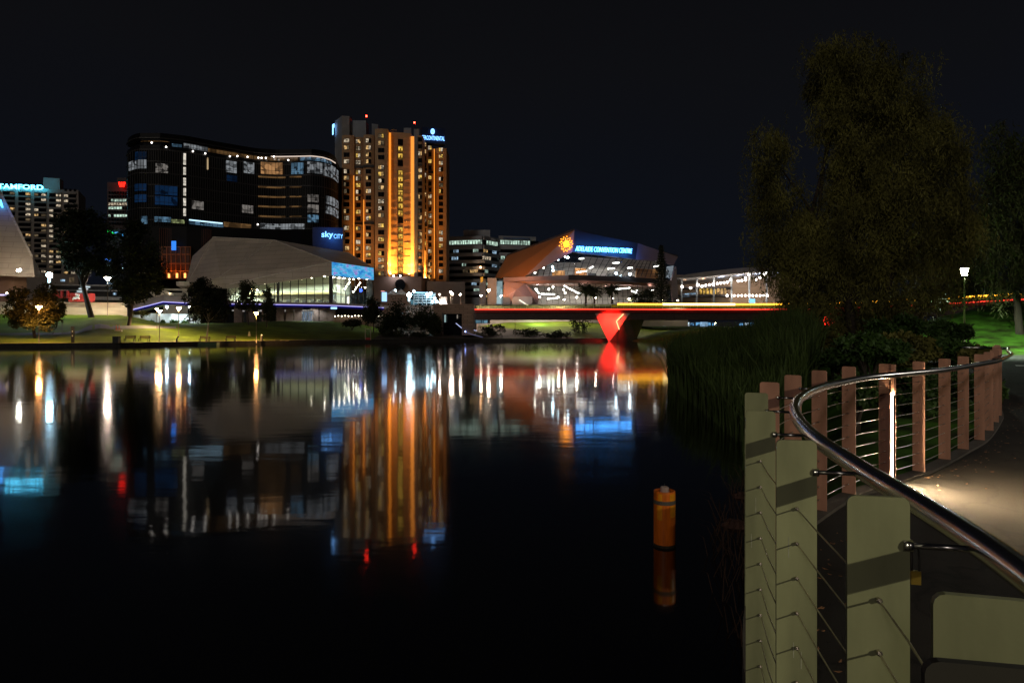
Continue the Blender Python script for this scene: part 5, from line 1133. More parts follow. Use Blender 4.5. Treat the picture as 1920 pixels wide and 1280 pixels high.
# blue white reeling stair rail and lit undercroft under the bridge
sr = thing('lit_handrail', 'thin blue white lit handrail zigzagging down the dark slope by the abutment', 'handrail', P(870, 612, 168)); MB().tube([P(x, y, Y) for x, y, Y in ((855, 606, 177), (867, 616, 175), (876, 615.5, 175), (894, 620, 175))], .09, 6).build('upper_rail', emit('rail_glow', (.55, .6, 1), .9), sr); MB().tube([P(x, y, Y) for x, y, Y in ((873, 619.5, 174.5), (872, 622, 174), (884, 626.5, 174), (905, 632, 174))], .08, 6).build('lower_rail', emit('rail_dim', (.45, .45, .8), .25), sr); MB().ball(P(872.5, 621.5, 173.8), .2, 6, 4).build('lamp', emit('rail_lamp', (.3, .4, 1), 6), sr)
uc = thing('undercroft_room', 'blue glazed room under the left end of the bridge', 'room', P(900, 604, 186)); MB().prism([(PX(889, 184), 184), (PX(919, 184), 184), (PX(919, 188), 188), (PX(889, 188), 188)], PZ(606, 184), PZ(586.5, 184)).build('wall', mat('blue_grey_wall', (.1, .13, .17), .6), uc, fix=True)
for a, b2 in ((889.5, 902), (903.5, 906), (907, 914)): MB().panel(V2(a, 184), V2(b2, 184), PZ(605.5, 184), PZ(592, 184), .1, .2).build('window', room('undercroft_glow', (.25, .5, .65), .5, .7, .25), uc)
bh = thing('riverside_cafe', 'low cafe building with cold blue white lights seen under the bridge span', 'cafe', P(1350, 612, 250)); MB().prism([(PX(1200, 262), 262), (PX(1500, 262), 262), (PX(1500, 270), 270), (PX(1200, 270), 270)], 3, PZ(603, 262)).build('wall', MATS['dark_wall'], bh, fix=True)
for k in range(26):
    a = 1213+10.2*k
    if 1345 < a < 1382: continue
    MB().panel(V2(a, 260), V2(a+wr.uniform(4, 9), 260), PZ(wr.uniform(609.5, 612), 260), PZ(wr.uniform(604, 606), 260), .1, .2).build('window', wr.choice([room('cafe_blue', (.2, .55, 1), .9, .9, .1), room('cafe_white', (.7, .88, 1), 1.2, 1.2, .15)]), bh)
MB().panel(V2(1313, 258), V2(1327, 258), PZ(612, 258), PZ(603.5, 258), .1, .2).build('window', room('cafe_panel', (.4, .68, 1), .7, .5, .5), bh)
b2_ = thing('riverside_kiosk', 'small white lit kiosk at the top of the green lawn under the bridge', 'kiosk', P(950, 604, 215)); MB().prism([(PX(938, 216), 216), (PX(966, 216), 216), (PX(966, 218), 218), (PX(938, 218), 218)], 3, PZ(597.5, 216)).build('wall', MATS['dark_wall'], b2_, fix=True)
for a in (939, 946, 951, 957): MB().panel(V2(a, 216), V2(a+5, 216), PZ(602.5+(a-939)*.06, 216), PZ(599, 216), .1, .2).build('window', room('cafe_white', (.7, .88, 1), 1.2, 1.2, .15), b2_)
rp = thing('ramp_wall', 'brick ramp with pale edges climbing the lawn under the bridge', 'ramp', P(1062, 610, 205)); q = [P(1044, 601, 212), P(1056, 612, 205), P(1075, 613, 205), P(1064, 601, 212)]; MB().hexa([p-Vector((0, 0, 1.5)) for p in q], q).build('ramp', mat('brick_ramp', (.22, .09, .05), .8, var=.2), rp, fix=True)
MB().tube([q[0], q[1]], .18, 6).build('edge', mat('pale_edge', (.5, .42, .32), .7), rp); MB().tube([q[3], q[2], P(1088, 613, 205)], .3, 6).build('edge', mat('pale_edge', (.5, .42, .32), .7), rp)
# ================================================================ footbridge
bg2 = thing('footbridge', 'long curved footbridge with red lit edge, yellow handrail and red wedge piers', 'footbridge', (PX(1145, 171), 171, 0))
BR = catmull([Vector(p) for p in ((-9.5, 173.5, 8.05), (8, 172.2, 8.05), (25, 171.5, 8.05), (45, 172, 8.0), (68, 171.5, 8.05), (90, 163, 8.45), (112, 150, 9.6), (134, 132, 10.6))], 12)
bf = offs(BR, 0)
bb = offs(BR, -7.5)
def ribbon(name, m, o0, o1, z0, z1, parent, a=0, b=999):
    mb = MB(); p0, p1 = offs(BR, o0), offs(BR, o1)
    for k in range(max(a, 0), min(b, len(BR)-1)):
        A_, B_, C_, D_ = p0[k], p0[k+1], p1[k+1], p1[k]
        mb.hexa([A_+Vector((0, 0, z0)), B_+Vector((0, 0, z0)), C_+Vector((0, 0, z0)), D_+Vector((0, 0, z0))], [A_+Vector((0, 0, z1)), B_+Vector((0, 0, z1)), C_+Vector((0, 0, z1)), D_+Vector((0, 0, z1))])
    return mb.build(name, m, parent, fix=True)
ribbon('deck', mat('bridge_deck', (.16, .15, .14), .7), -.05, -7.4, -.25, .15, bg2)
ribbon('girder', mat('girder_paint', (.07, .04, .035), .6), -.35, -6.8, -2.6, -.26, bg2)
ribbon('fascia', mat('fascia_red_glow', (.3, .02, .015), .5), .02, -.04, -.8, -.18, bg2)  # red glow below the edge light put into the fascia colour
ribbon('edge_light', emit('red_led', (1, .05, .025), 2.2), .1, .0, -.1, .15, bg2)
ribbon('handrail_light', emit('yellow_led', (1, .45, .03), 6), -.1, -.44, 1.12, 1.5, bg2, 25)
ribbon('handrail_light', emit('yellow_white_led', (1, .68, .22), 7), -.05, -.48, 1.08, 1.56, bg2, 32, 42)
ribbon('handrail', MATS['pale_steel'], -.2, -.34, 1.25, 1.38, bg2, 0, 25)
ribbon('balustrade_glow', emit('gold_glow', (.9, .55, .06), .2), -.24, -.3, .5, 1.15, bg2, 24)  # handrail light on the balustrade panels put in as a glowing sheet
ribbon('balustrade', glass('bridge_glass', (.8, .85, .6), .1), -.22, -.25, .2, 1.2, bg2)
ribbon('rear_handrail', MATS['pale_steel'], -7.1, -7.25, 1.15, 1.25, bg2)
mb = MB(); p0 = offs(BR, -.28)
for k in range(0, len(BR), 1): mb.box(p0[k].x-.05, p0[k].y-.05, p0[k].z+.15, p0[k].x+.05, p0[k].y+.05, p0[k].z+1.25)
tag(mb.build('baluster', MATS['pale_steel'], bg2), kind='stuff')
pierm = mat('pier_concrete', (.5, .42, .38), .7, var=.08, nscale=.4)
def pier(x0, x1, xb, x2, xb2, Y, yb, nm='pier'):
    T1, T2, B = P(x0, 587.2, Y), P(x1, 587.2, Y), P(xb, yb, Y+.6); T3, B2 = P(x2, 588.5, Y+9), P(xb2, yb-1, Y+9); T4, B3 = P(x0+24, 588, Y+9), P(xb+8, yb, Y+9)
    mb = MB(); B = Vector((B.x, B.y, -.3)); B2.z = -.3; B3.z = -.3
    mb.poly([T1, T2, B]); mb.poly([T2, T3, B2, B]); mb.poly([T1, T4, B3, B]); mb.poly([T4, T3, B2, B3]); mb.poly([T1, T2, T3, T4])
    return mb.build(nm, pierm, bg2, fix=True)
pr_ = pier(1115.5, 1181, 1141.5, 1212, 1192, 171.2, 642.5)
o = MB(); ln2 = emit('pier_led', (1, .5, .22), 2.2); o.rodbox(P(1169, 588.5, 170.9), P(1155.8, 602, 170.9), .25, .25); o.rodbox(P(1155.8, 602, 170.9), P(1161, 617.5, 170.9), .25, .25); o.build('pier_light', ln2, pr_)
WL[pr_.name] = WL[bg2.name]
for px, tx, ty, pw in ((1128, 1140, 606, 5000), (1150, 1150, 600, 5000), (1165, 1143, 628, 8000)): spot(bg2, P(px, 585, 166.8), P(tx, ty, 171.6), pw, (1, .02, .01), R(75), .7, .3)
pier(1541, 1568, 1552, 1580, 1566, 168, 643)
for px, ty in ((1550, 600), (1557, 622)): spot(bg2, P(px, 585, 164), P(1554, ty, 168.6), 7000, (1, .02, .01), R(75), .7, .3)
# ================================================================ street lamps: one model, copied
def lamp_proto(name, bulb, pole_m, r=.055):
    t = thing(name, 'lamp', 'street lamp', (0, 0, 0))
    MB().tube([(0, 0, -.4), (0, 0, .9), (0, 0, 4.55)], [r*1.5, r*1.1, r*.8], 8).build('pole', pole_m, t, smooth=True)
    MB().lathe([(.06, 4.5), (.36, 4.9), (.34, 4.94), (.05, 4.94)], (0, 0, 0), 10).build('lantern', bulb, t)
    MB().lathe([(.42, 4.96), (.42, 5.0), (.12, 5.12), (.01, 5.14)], (0, 0, 0), 10).build('cap', mat('lamp_cap', (.1, .1, .1), .5), t)
    return t
polem = mat('lamp_pole', (.18, .14, .11), .5, .2)
E_WARM = emit('lantern_warm', (1, .55, .24), 200); E_SOD = emit('lantern_sodium', (1, .42, .13), 200); E_CLD = emit('lantern_cool', (.6, .85, 1), 190); E_PLZ = emit('lantern_plaza', (1, .78, .62), 330); E_GRN = emit('nav_green', (.04, 1, .45), 25)
protos = {k: lamp_proto('street_lamp', e, polem) for k, e in (('w', E_WARM), ('s', E_SOD), ('c', E_CLD), ('p', E_PLZ))}
usedp = set()
def put_lamp(kind, q, h, label, group, power=0, col=(1, .7, .4)):
    o = protos[kind]
    if kind in usedp: o = copy_tree(o)
    usedp.add(kind); s = h/5.0
    o.location = q; o.scale = (max(s, .75), max(s, .75), s); o['label'] = label; o['group'] = group; WL[o.name] = Vector(q)
    if power:
        li = bpy.data.lights.new('beam', 'SPOT'); li.energy = power*3.6; li.color = col; li.shadow_soft_size = .2; li.spot_size = R(150); li.spot_blend = .4
        lo = bpy.data.objects.new('beam', li); C.objects.link(lo); lo.parent = o; lo.location = (0, -.3, 4.42)     # cut-off fitting, shines down
WC, SCOL, CC, PC = (1, .68, .32), (1, .55, .2), (.75, .92, 1), (1, .82, .68)
G1 = 'street lamps on the left lawn'
for kind, px, yh, yb, lab, pw, col in (
    ('s', 73, 575, 642, 'orange lamp post in front of the round bushy tree at far left', 900, SCOL),
    ('w', 299, 583, 640.5, 'tallest orange white lamp post at the water edge under the violet deck line', 1000, WC),
    ('w', 294, 580, 616, 'lamp post standing directly behind the tallest waterside one on the grey footpath', 700, WC),
    ('c', 313, 576.5, 606.5, 'bluish lamp post before the pale garden wall, left of its pair', 350, CC),
    ('w', 335, 578, 632, 'orange lamp post in mid lawn before the pale garden wall', 900, WC),
    ('c', 355.5, 575.5, 605, 'bluish lamp post at the right end of the pale garden wall', 350, CC),
    ('s', 480.5, 587.5, 640.5, 'lone orange lamp post on the lawn before the two slim dark trees', 1700, SCOL),
    ('c', 580.5, 570.5, 598.5, 'bluish lamp post at the glazed kiosk below the theatre', 1500, CC)):
    q = fplace(px, yb); put_lamp(kind, q, PZ(yh-2, q.y)-q.z, lab, G1, pw, col)
q = Vector((PX(202, 157), 157, 5.9)); put_lamp('p', q, PZ(519, 157)-q.z, 'tall dark lamp post before the terrace walls between two big trunks', G1, 700, PC)
G2 = 'plaza lamps along the parapet'
plz = [(824, 552.5, 187, 'plaza lamp just above the white kiosk'), (845, 548.5, 204, 'taller twin plaza lamp, left head, behind the white kiosk'), (848.5, 551.5, 204, 'lower twin plaza lamp, right head, behind the white kiosk'), (863.5, 552.5, 192, 'plaza lamp above the dark abutment doorway'), (902, 554.5, 195, 'plaza lamp just past the right end of the abutment'), (916, 544.5, 215, 'tallest bright plaza lamp before the slate lift tower'), (939.5, 555.5, 196, 'plaza lamp below the glazed lift tower'), (1012, 557.5, 198, 'plaza lamp left of centre before the lower hall glazing'), (1047, 557.5, 199, 'plaza lamp under the sunburst emblem'), (1081.5, 558, 200, 'plaza lamp beside the left palm'),
       (1116, 559, 212, 'small plaza lamp between the two palms'), (1148.5, 560.5, 212, 'small plaza lamp right of the palms'), (1179.5, 561, 213, 'small plaza lamp left of the dark bush'), (1241.5, 563, 214, 'plaza lamp at the foot of the tall pine'), (1271, 564, 214, 'pinkish plaza lamp right of the tall pine'), (1058, 562.5, 203, 'low wide plaza lamp right of the emblem line')]
for i, (px, yh, Y, lab) in enumerate(plz):
    zb = PZ(572.5, 198)-.3; put_lamp('p', Vector((PX(px, Y), Y, zb)), PZ(yh-1.5, Y)-zb, lab, G2, 360 if i % 2 == 0 else 0, PC)
G3 = 'lamps seen under the bridge'
for px, yh, yb, Y, lab in ((1253.5, 605.5, 628, 214, 'left orange lamp on the green lawn under the bridge'), (1341, 607, 626, 216, 'right orange lamp on the green lawn under the bridge')):
    q = Vector((PX(px, Y), Y, PZ(yb, Y))); gz = HF(px, Y-interp(px, BANK)); q.z = gz; put_lamp('w', q, max(PZ(yh-2, Y)-gz, 2.2), lab, G3, 1500, (1, .72, .35))
li = thing('work_light', 'cold floodlight out of view lighting the grass under the bridge green', 'floodlight', P(1010, 591, 199))
MB().box(PX(1008, 199), 199, PZ(592, 199), PX(1012, 199), 199.4, PZ(590, 199)).build('head', FRAME, li); point(li, P(1010, 592.5, 198.5), 3000, (.7, 1, .5), .5)
gl = thing('navigation_light', 'small green navigation light on a thin post before the bridge', 'light', (PX(966, 174), 174, .6)); MB().tube([(PX(966, 174), 174, .2), (PX(966, 174), 174, PZ(595.5, 174))], .05, 6).build('post', polem, gl); MB().ball(P(966, 594, 174), .25, 8, 5).build('lamp', E_GRN, gl)
# floodlight masts
def mast(px, py, Y, zb, lab, power, s, col=(.62, .88, 1)):
    c = P(px, py, Y); t = thing('floodlight_mast', lab, 'floodlight mast', (c.x, c.y, zb), 'bright floodlight masts')
    MB().tube([(c.x, c.y, zb-.3), (c.x, c.y, c.z-.3)], [.14, .08], 8).build('pole', polem, t); MB().box(c.x-.5*s, c.y+.1, c.z-.55*s, c.x+.5*s, c.y+.5, c.z+.5*s).build('housing', FRAME, t)
    MB().ball(c, .55*s, 10, 6).build('lamp', emit('flood_white', (.5, .84, 1), 150), t); MB().box(c.x-.3*s, c.y-.1, c.z-1.5*s, c.x+.15*s, c.y+.1, c.z-.6*s).build('lower_lens', emit('flood_low', (.5, .85, 1), 4), t)
    point(t, c+Vector((0, -1.2, -.5)), power, col, .5)
mast(93, 516, 150, 6, 'very bright bluish floodlight mast above the round bushy tree at left', 2600, 1.1)
mast(767.5, 553, 184, 4.5, 'very bright bluish floodlight mast above the dark shrubs by the marquee', 600, 1.1)
# two lantern posts on the near right bank
def lantern_post(px, py, Y, yb, lab, power, s=1.0):
    c = P(px, py, Y); zb = float(HN([(c.x, c.y)])[0]); t = thing('lantern_post', lab, 'lamp post', (c.x, c.y, zb), 'lantern posts on the right bank')
    MB().tube([(c.x, c.y, zb-.3), (c.x, c.y, zb+1), (c.x, c.y, c.z-.45*s)], [.1, .075, .055], 10).build('pole', polem, t, smooth=True)
    MB().lathe([(.06*s, -.45*s), (.08*s, -.38*s), (.3*s, -.36*s)], c, 10).build('collar', polem, t)
    MB().lathe([(.12*s, -.36*s), (.2*s, .18*s), (.19*s, .2*s), (.03, .2*s)], c, 10).build('lantern', emit('lantern_white', (.95, 1, .97), 220), t)
    MB().lathe([(.36*s, .22*s), (.34*s, .27*s), (.05, .4*s)], c, 12).build('cap', MATS['lamp_cap'], t)
    for k in range(4): a = k*math.pi/2+.6; MB().rodbox(c+Vector((.16*s*math.cos(a), .16*s*math.sin(a), -.36*s)), c+Vector((.3*s*math.cos(a), .3*s*math.sin(a), .22*s)), .03, .03).build('strut', polem, t)
    point(t, c+Vector((0, -.5*s, 0)), power, (.75, 1, .7), .2)
    point(t, c+Vector((0, .5*s, .1)), power*.04, (.75, 1, .7), .2, (0, .2, 1)); point(t, c+Vector((-.45*s, 0, 0)), power*(.07 if Y < 60 else .4), (.75, 1, .7), .2, (-1, -.2, .1))
lantern_post(1808, 508, 47, 640, 'bright white lantern post on the green slope at right', 9000, .9)
lantern_post(1657, 552, 80, 640, 'smaller white lantern post far back between the right trees', 1800, .8)
# ================================================================ trees and planting
bark = mat('dark_bark', (.035, .025, .018), .9, var=.4, nscale=4, sc3=(4, 4, .8)); palebark = mat('pale_bark', (.32, .27, .22), .85, var=.3, nscale=3, sc3=(3, 3, .8))
lf_dark = mat('dark_leaf', (.022, .03, .012), .7, var=.4, nscale=.6, spec=.2); lf_olive = mat('olive_leaf', (.07, .065, .016), .7, var=.45, nscale=.5, spec=.2); lf_weep = mat('weeping_leaf', (.13, .12, .028), .65, var=.85, nscale=.55, spec=.25); lf_green = mat('green_leaf', (.04, .08, .015), .6, var=.45, nscale=1.2, spec=.3); lf_reed = mat('reed_blade', (.055, .085, .02), .7, var=.5, nscale=.8, spec=.2)
def pl(lobes, Y, dep=.8):
    s = Y/F
    return [(PX(a, Y), Y+(wr.uniform(-.25, .25)*rx*s), PZ(b, Y), rx*s, rx*s*dep, rz*s) for a, b, rx, rz in lobes]
q = fplace(65, 633); tree('round_tree', 'low round bushy tree at far left lit amber by an orange lamp', q, pl(((40, 560, 26, 24), (75, 555, 28, 26), (55, 590, 38, 24), (95, 585, 28, 26), (30, 590, 20, 20), (80, 605, 34, 16)), q.y), 9000, .42, bark, lf_olive, clumps=80, trunk_r=.28, seed=2, aspect=.6)
q = fplace(100, 625); tree('young_tree', 'small thin tree touching the right side of the round bushy tree', q, pl(((106, 590, 18, 20), (112, 572, 14, 16)), q.y), 1200, .4, bark, lf_olive, clumps=24, trunk_r=.07, seed=4, aspect=.6)
q = fplace(171, 595); q.z = HF(171, q.y-interp(171, BANK)); tree('tall_tree', 'tall dark tree with a forked black trunk on the mound before the red hoarding', q, pl(((120, 430, 28, 36), (160, 425, 40, 40), (190, 455, 30, 40), (115, 475, 26, 30), (150, 480, 36, 32), (180, 500, 30, 25), (135, 410, 25, 22)), q.y), 12000, .6, bark, lf_dark, clumps=110, trunk_r=.6, seed=5, group=None)
q = fplace(242, 610); tree('tall_tree', 'tall dark tree with a straight black trunk between the casino columns and the terrace walls', q, pl(((235, 450, 28, 34), (265, 470, 34, 36), (225, 500, 26, 40), (265, 515, 38, 40), (245, 540, 34, 26), (285, 530, 22, 28), (255, 425, 24, 20)), q.y), 12000, .6, bark, lf_dark, clumps=110, trunk_r=.36, seed=6)
q = fplace(387, 640); tree('lawn_tree', 'dark rounded tree with a pale trunk standing before the left end of the theatre', q, pl(((385, 540, 26, 26), (368, 560, 20, 24), (408, 558, 26, 28), (390, 580, 34, 24), (422, 575, 16, 22), (378, 528, 16, 14)), q.y), 10000, .45, palebark, lf_dark, clumps=80, trunk_r=.16, seed=7)
q = fplace(466, 609); tree('slim_tree', 'left of two slim dark trees before the glazed theatre hall', q, pl(((463, 545, 15, 20), (455, 565, 14, 16), (474, 562, 13, 22), (466, 580, 16, 10)), q.y), 4600, .45, bark, lf_dark, clumps=50, trunk_r=.15, seed=8)
q = fplace(500, 613); tree('slim_tree', 'right of two slim dark trees before the glazed theatre hall', q, pl(((502, 555, 10, 16), (497, 575, 12, 14), (508, 580, 13, 16), (502, 595, 12, 8)), q.y), 3800, .45, bark, lf_dark, clumps=44, trunk_r=.15, seed=9)
for i, (px, py, rx, rz, Y, lab) in enumerate(((700, 580, 16, 28, 172, 'dark slender tree beside the blue advertising box'), (752, 590, 24, 30, 176, 'dark rounded tree directly below the bright floodlight mast'), (790, 596, 24, 24, 175, 'dark spreading tree right of the bright floodlight mast'), (727, 604, 16, 22, 171, 'low dark tree left of the bright floodlight mast'), (815, 606, 12, 20, 174, 'small dark tree at the left edge of the stone abutment'))):
    zb = max(.8, HF(px, max(0, Y-interp(px, BANK)))); tree('bank_tree', lab, (PX(px, Y), Y, zb), pl(((px, py, rx, rz), (px-rx*.5, py+rz*.4, rx*.7, rz*.6), (px+rx*.5, py+rz*.3, rx*.7, rz*.6)), Y), 3200, .55, bark, lf_dark, 'dark trees on the planted slope', 40, .16, seed=20+i)
def bush(name, label, px, py, Y, rx, rz, n, leaf, lm, seed, group=None, zb=None, cat='shrub'):
    c = P(px, py, Y); s = Y/F
    t = thing(name, label, cat, (c.x, Y, zb if zb is not None else max(.7, HF(px, max(0, Y-interp(px, BANK))))), group); b0 = WL[t.name]
    g = random.Random(seed); mb = MB()
    for k in range(7): e = Vector((c.x+g.uniform(-.6, .6)*rx*s, Y+g.uniform(-.5, .5)*rx*s, c.z+g.uniform(-.2, .6)*rz*s)); mb.tube([b0+Vector((g.uniform(-.2, .2), g.uniform(-.2, .2), -.2)), b0.lerp(e, .5)+Vector((0, 0, .1)), e], [.05, .035, .01], 5)
    mb.build('stem', bark, t); leaf_mesh('foliage', crown_points([(c.x, Y, c.z, rx*s, rx*s, rz*s)], n, seed, 26, .35, .4), leaf, lm, t, .1, .5, seed); return t
for i, (px, py, Y, rx, rz, lab) in enumerate(((735, 628, 168, 20, 9, 'low dark shrub on the slope below the floodlight mast'), (780, 630, 171, 22, 10, 'low dark shrub left of the stone abutment foot'), (660, 606, 172, 16, 8, 'low dark shrub at the right end of the lawn mound'), (925, 620, 180, 24, 10, 'dark shrub on the slope under the left span of the bridge'), (985, 625, 180, 28, 9, 'dark shrub under the bridge below the green navigation light'), (1085, 606, 186, 20, 22, 'tall dark shrub left of the red wedge pier'), (1045, 628, 178, 26, 8, 'low dark shrub on the bank left of the red pier'))):
    bush('bank_shrub', lab, px, py, Y, rx, rz, 1300, .45, lf_dark, 60+i, 'dark shrubs on the far bank')
for i, px in enumerate((285, 305, 323, 331, 345, 352)): bush('grass_tuft', f'green grass tuft at the foot of the pale garden wall, number {i+1} from its left end'.replace('number 1', 'first').replace('number 2', 'second').replace('number 3', 'third').replace('number 4', 'fourth').replace('number 5', 'fifth').replace('number 6', 'sixth'), px, 604, lerp(166, 182, (px-244)/132)-1.2, 3.2, 3, 160, .5, lf_green, 80+i, 'grass tufts along the pale wall', cat='grass tuft')
bush('hanging_vine', 'yellow green vine lit from below along the top of the pale garden wall', 266, 586.5, 167, 15, 4, 900, .4, lf_olive, 90, None, 6, 'vine')
bush('round_bush', 'large dark rounded bush before the lower glazing of the convention hall', 1206, 560, 214, 24, 17, 2600, .6, lf_dark, 91, None, 8)
def palm(px, ptop, Y, zb, r, lab, seed):
    c = P(px, ptop, Y); t = thing('palm_tree', lab, 'palm tree', (c.x, Y, zb), 'palms before the convention hall'); g = random.Random(seed)
    MB().tube([(c.x, Y, zb-.3), (c.x+.1, Y, lerp(zb, c.z, .5)), (c.x, Y, c.z)], [.42, .32, .36], 9).build('trunk', bark, t, smooth=True)
    mb = MB()
    for k in range(44):
        a = g.uniform(0, 6.28); el_ = g.uniform(-.5, 1.2); L = r*g.uniform(.75, 1.1); prev = Vector(c); d = Vector((math.cos(a)*math.cos(el_), math.sin(a)*math.cos(el_), math.sin(el_))); pts = [prev]
        for i in range(5): d = (d+Vector((0, 0, -.24))).normalized(); prev = prev+d*L/5; pts.append(prev)
        sd = Vector((-math.sin(a), math.cos(a), 0))
        for i in range(5):
            w0, w1 = .34*math.sin(math.pi*(i+.4)/5.6), .34*math.sin(math.pi*(i+1.4)/5.6) if i < 4 else .02
            for s_ in (-1, 1):
                for f_ in (.0, .34, .67): 
                    u = pts[i].lerp(pts[i+1], f_); v = pts[i].lerp(pts[i+1], f_+.16); mb.poly([u, v, v+sd*s_*w1*1.6+Vector((0, 0, -.35)), u+sd*s_*w0*1.5+Vector((0, 0, -.3))])
    mb.build('crown', lf_dark, t); return t
palm(1098, 541, 210, 8.5, 3.3, 'left palm of the close pair before the lower hall glazing', 1); palm(1114, 545, 211, 8.5, 3.2, 'right palm of the close pair before the lower hall glazing', 2); palm(1147, 541, 211, 8.5, 3.0, 'palm standing alone left of the round dark bush', 3)
Yp = 213; t = thing('pine_tree', 'tall narrow dark pine with tiered branches at the right end of the convention hall', 'pine tree', (PX(1240, Yp), Yp, 8.5)); g = random.Random(9); zt_, zb_ = PZ(461, Yp), 8.5
MB().tube([(PX(1240, Yp), Yp, zb_-.3), (PX(1240, Yp), Yp, zt_)], [.38, .04], 8).build('trunk', bark, t)
mb = MB(); pts = []
for k in range(24):
    u = k/23; z = lerp(zb_+2.0, zt_-.3, u); L = lerp(3.5, .4, u**1.1)
    for j in range(9):
        a = j*.698+k*.5+g.uniform(-.2, .2); e = Vector((PX(1240, Yp)+math.cos(a)*L, Yp+math.sin(a)*L, z+.25*L+g.uniform(-.2, .2))); s0 = Vector((PX(1240, Yp), Yp, z)); mb.tube([s0, s0.lerp(e, .5)-Vector((0, 0, .1)), e], [.06, .05, .02], 4)
        for _ in range(26): f_ = g.uniform(.2, 1.05); pts.append(s0.lerp(e, f_)+Vector((g.gauss(0, .16), g.gauss(0, .16), g.gauss(0, .14))))
mb.build('branch', bark, t); leaf_mesh('crown', pts, .42, lf_dark, t, -.2, .4, 12)

# ---- weeping trees on the near bank
def weeping(label, base, lobes, Y, clumps, strands, per, leaf, seed, trunks, group='weeping trees on the right bank', droop=1.6, slen=1.7, tr=.3, lm=None):
    t = thing('weeping_tree', label, 'tree', base, group); g = np.random.default_rng(seed); L = pl(lobes, Y, .85); lob = np.array(L)
    mb = MB(); gr = random.Random(seed); b0 = Vector(base)
    for k, (dx, tx, tz) in enumerate(trunks):
        foot = b0+Vector((dx, gr.uniform(-.5, .5), -.3)); tip = Vector((tx, Y, tz)); md = foot.lerp(tip, .45)+Vector((gr.uniform(-.3, .3), 0, .3)); mb.tube([foot, foot+Vector((0, 0, .7)), md, tip], [tr*1.4, tr, tr*.75, tr*.35], 9)
        for l in L:
            if abs(l[0]-tx) < 7 and gr.random() < .75: e = Vector(l[:3]); s0 = md.lerp(tip, gr.random()); mb.tube([s0, s0.lerp(e, .5)+Vector((0, 0, .4)), e], [tr*.4, tr*.25, tr*.06], 6)
    mb.build('trunk', bark, t, smooth=True)
    w_ = lob[:, 3]*lob[:, 5]; k = g.choice(len(lob), clumps, p=w_/w_.sum()); u = g.normal(size=(clumps, 3)); u /= np.linalg.norm(u, axis=1)[:, None]; cc = lob[k, :3]+u*(g.uniform(.35, 1.05, clumps)**.6)[:, None]*lob[k, 3:]; cs = g.uniform(.35, .95, clumps)
    j = np.repeat(np.arange(clumps), strands); n = len(j); off = g.normal(size=(n, 3))*cs[j][:, None]*np.array([.55, .55, .4]); top = cc[j]+off; ln = g.uniform(.5, 1.3, n)*slen*cs[j]; sway = g.normal(size=(n, 2))*.16
    s_ = np.tile(np.linspace(0, 1, per), n); J = np.repeat(np.arange(n), per); p = top[J].copy(); p[:, 2] -= s_*ln[J]; p[:, :2] += sway[J]*(s_**2)[:, None]; p += g.normal(size=p.shape)*.05
    p = p[p[:, 2] > base[2]+.5]
    leaf_mesh('crown', p, leaf, lm or lf_weep, t, droop, .2, seed); return t
bz = float(HN([(PX(1590, 38), 38)])[0])
weeping('great weeping tree with a two-lobed dark olive crown filling the upper right', (PX(1590, 38), 38, bz), ((1600, 135, 95, 60), (1570, 120, 55, 45), (1670, 170, 85, 80), (1602, 230, 78, 90), (1690, 280, 105, 100), (1750, 290, 65, 90), (1615, 330, 82, 80), (1442, 280, 38, 60), (1430, 350, 34, 50), (1478, 405, 58, 70), (1500, 460, 60, 60), (1450, 450, 40, 60), (1600, 430, 110, 90), (1710, 410, 100, 90), (1780, 420, 50, 90), (1500, 500, 65, 70), (1600, 530, 90, 70), (1700, 520, 80, 60), (1545, 590, 55, 40), (1640, 600, 60, 40)), 38, 980, 19, 12, .215, 31, ((0, PX(1600, 38), 11), (-1.3, PX(1500, 38), 8.5), (1.0, PX(1700, 38), 9.5)))
bz = float(HN([(PX(1880, 52), 52)])[0])
weeping('weeping tree at the right edge of the frame hanging over the bridge end', (PX(1905, 54), 54, bz), ((1890, 290, 40, 70), (1910, 380, 55, 80), (1860, 400, 30, 50), (1890, 470, 50, 60), (1940, 480, 40, 70), (1850, 470, 28, 40), (1930, 330, 40, 80), (1880, 520, 30, 28)), 54, 260, 10, 9, .4, 32, ((0, PX(1900, 54), 13),), slen=2.2, lm=mat('dark_weeping_leaf', (.045, .05, .014), .65, var=.55, nscale=.35, spec=.25))
bz = float(HN([(PX(1790, 62), 62)])[0])
weeping('dim weeping tree behind the bright lantern post', (PX(1765, 64), 64, bz), ((1790, 470, 45, 60), (1750, 430, 40, 50), (1830, 450, 40, 60), (1820, 520, 35, 30), (1760, 520, 40, 40), (1700, 560, 40, 35)), 64, 240, 9, 8, .45, 33, ((0, PX(1770, 64), 9),), slen=2.2)
for i, (px, Y, top, lab) in enumerate(((1752, 44, 560, 'thin pale trunked sapling between the great tree and the lantern post'), (1480, 40, 560, 'thin sapling at the right end of the reed bed'))):
    x = PX(px, Y); zb = float(HN([(x, Y)])[0]); t = tree('sapling', lab, (x, Y, zb), pl(((px, top-8, 26, 20), (px+14, top+6, 20, 16)), Y), 900, .28, palebark, lf_weep, None, 24, .07, seed=40+i, aspect=.25, droop=.9)
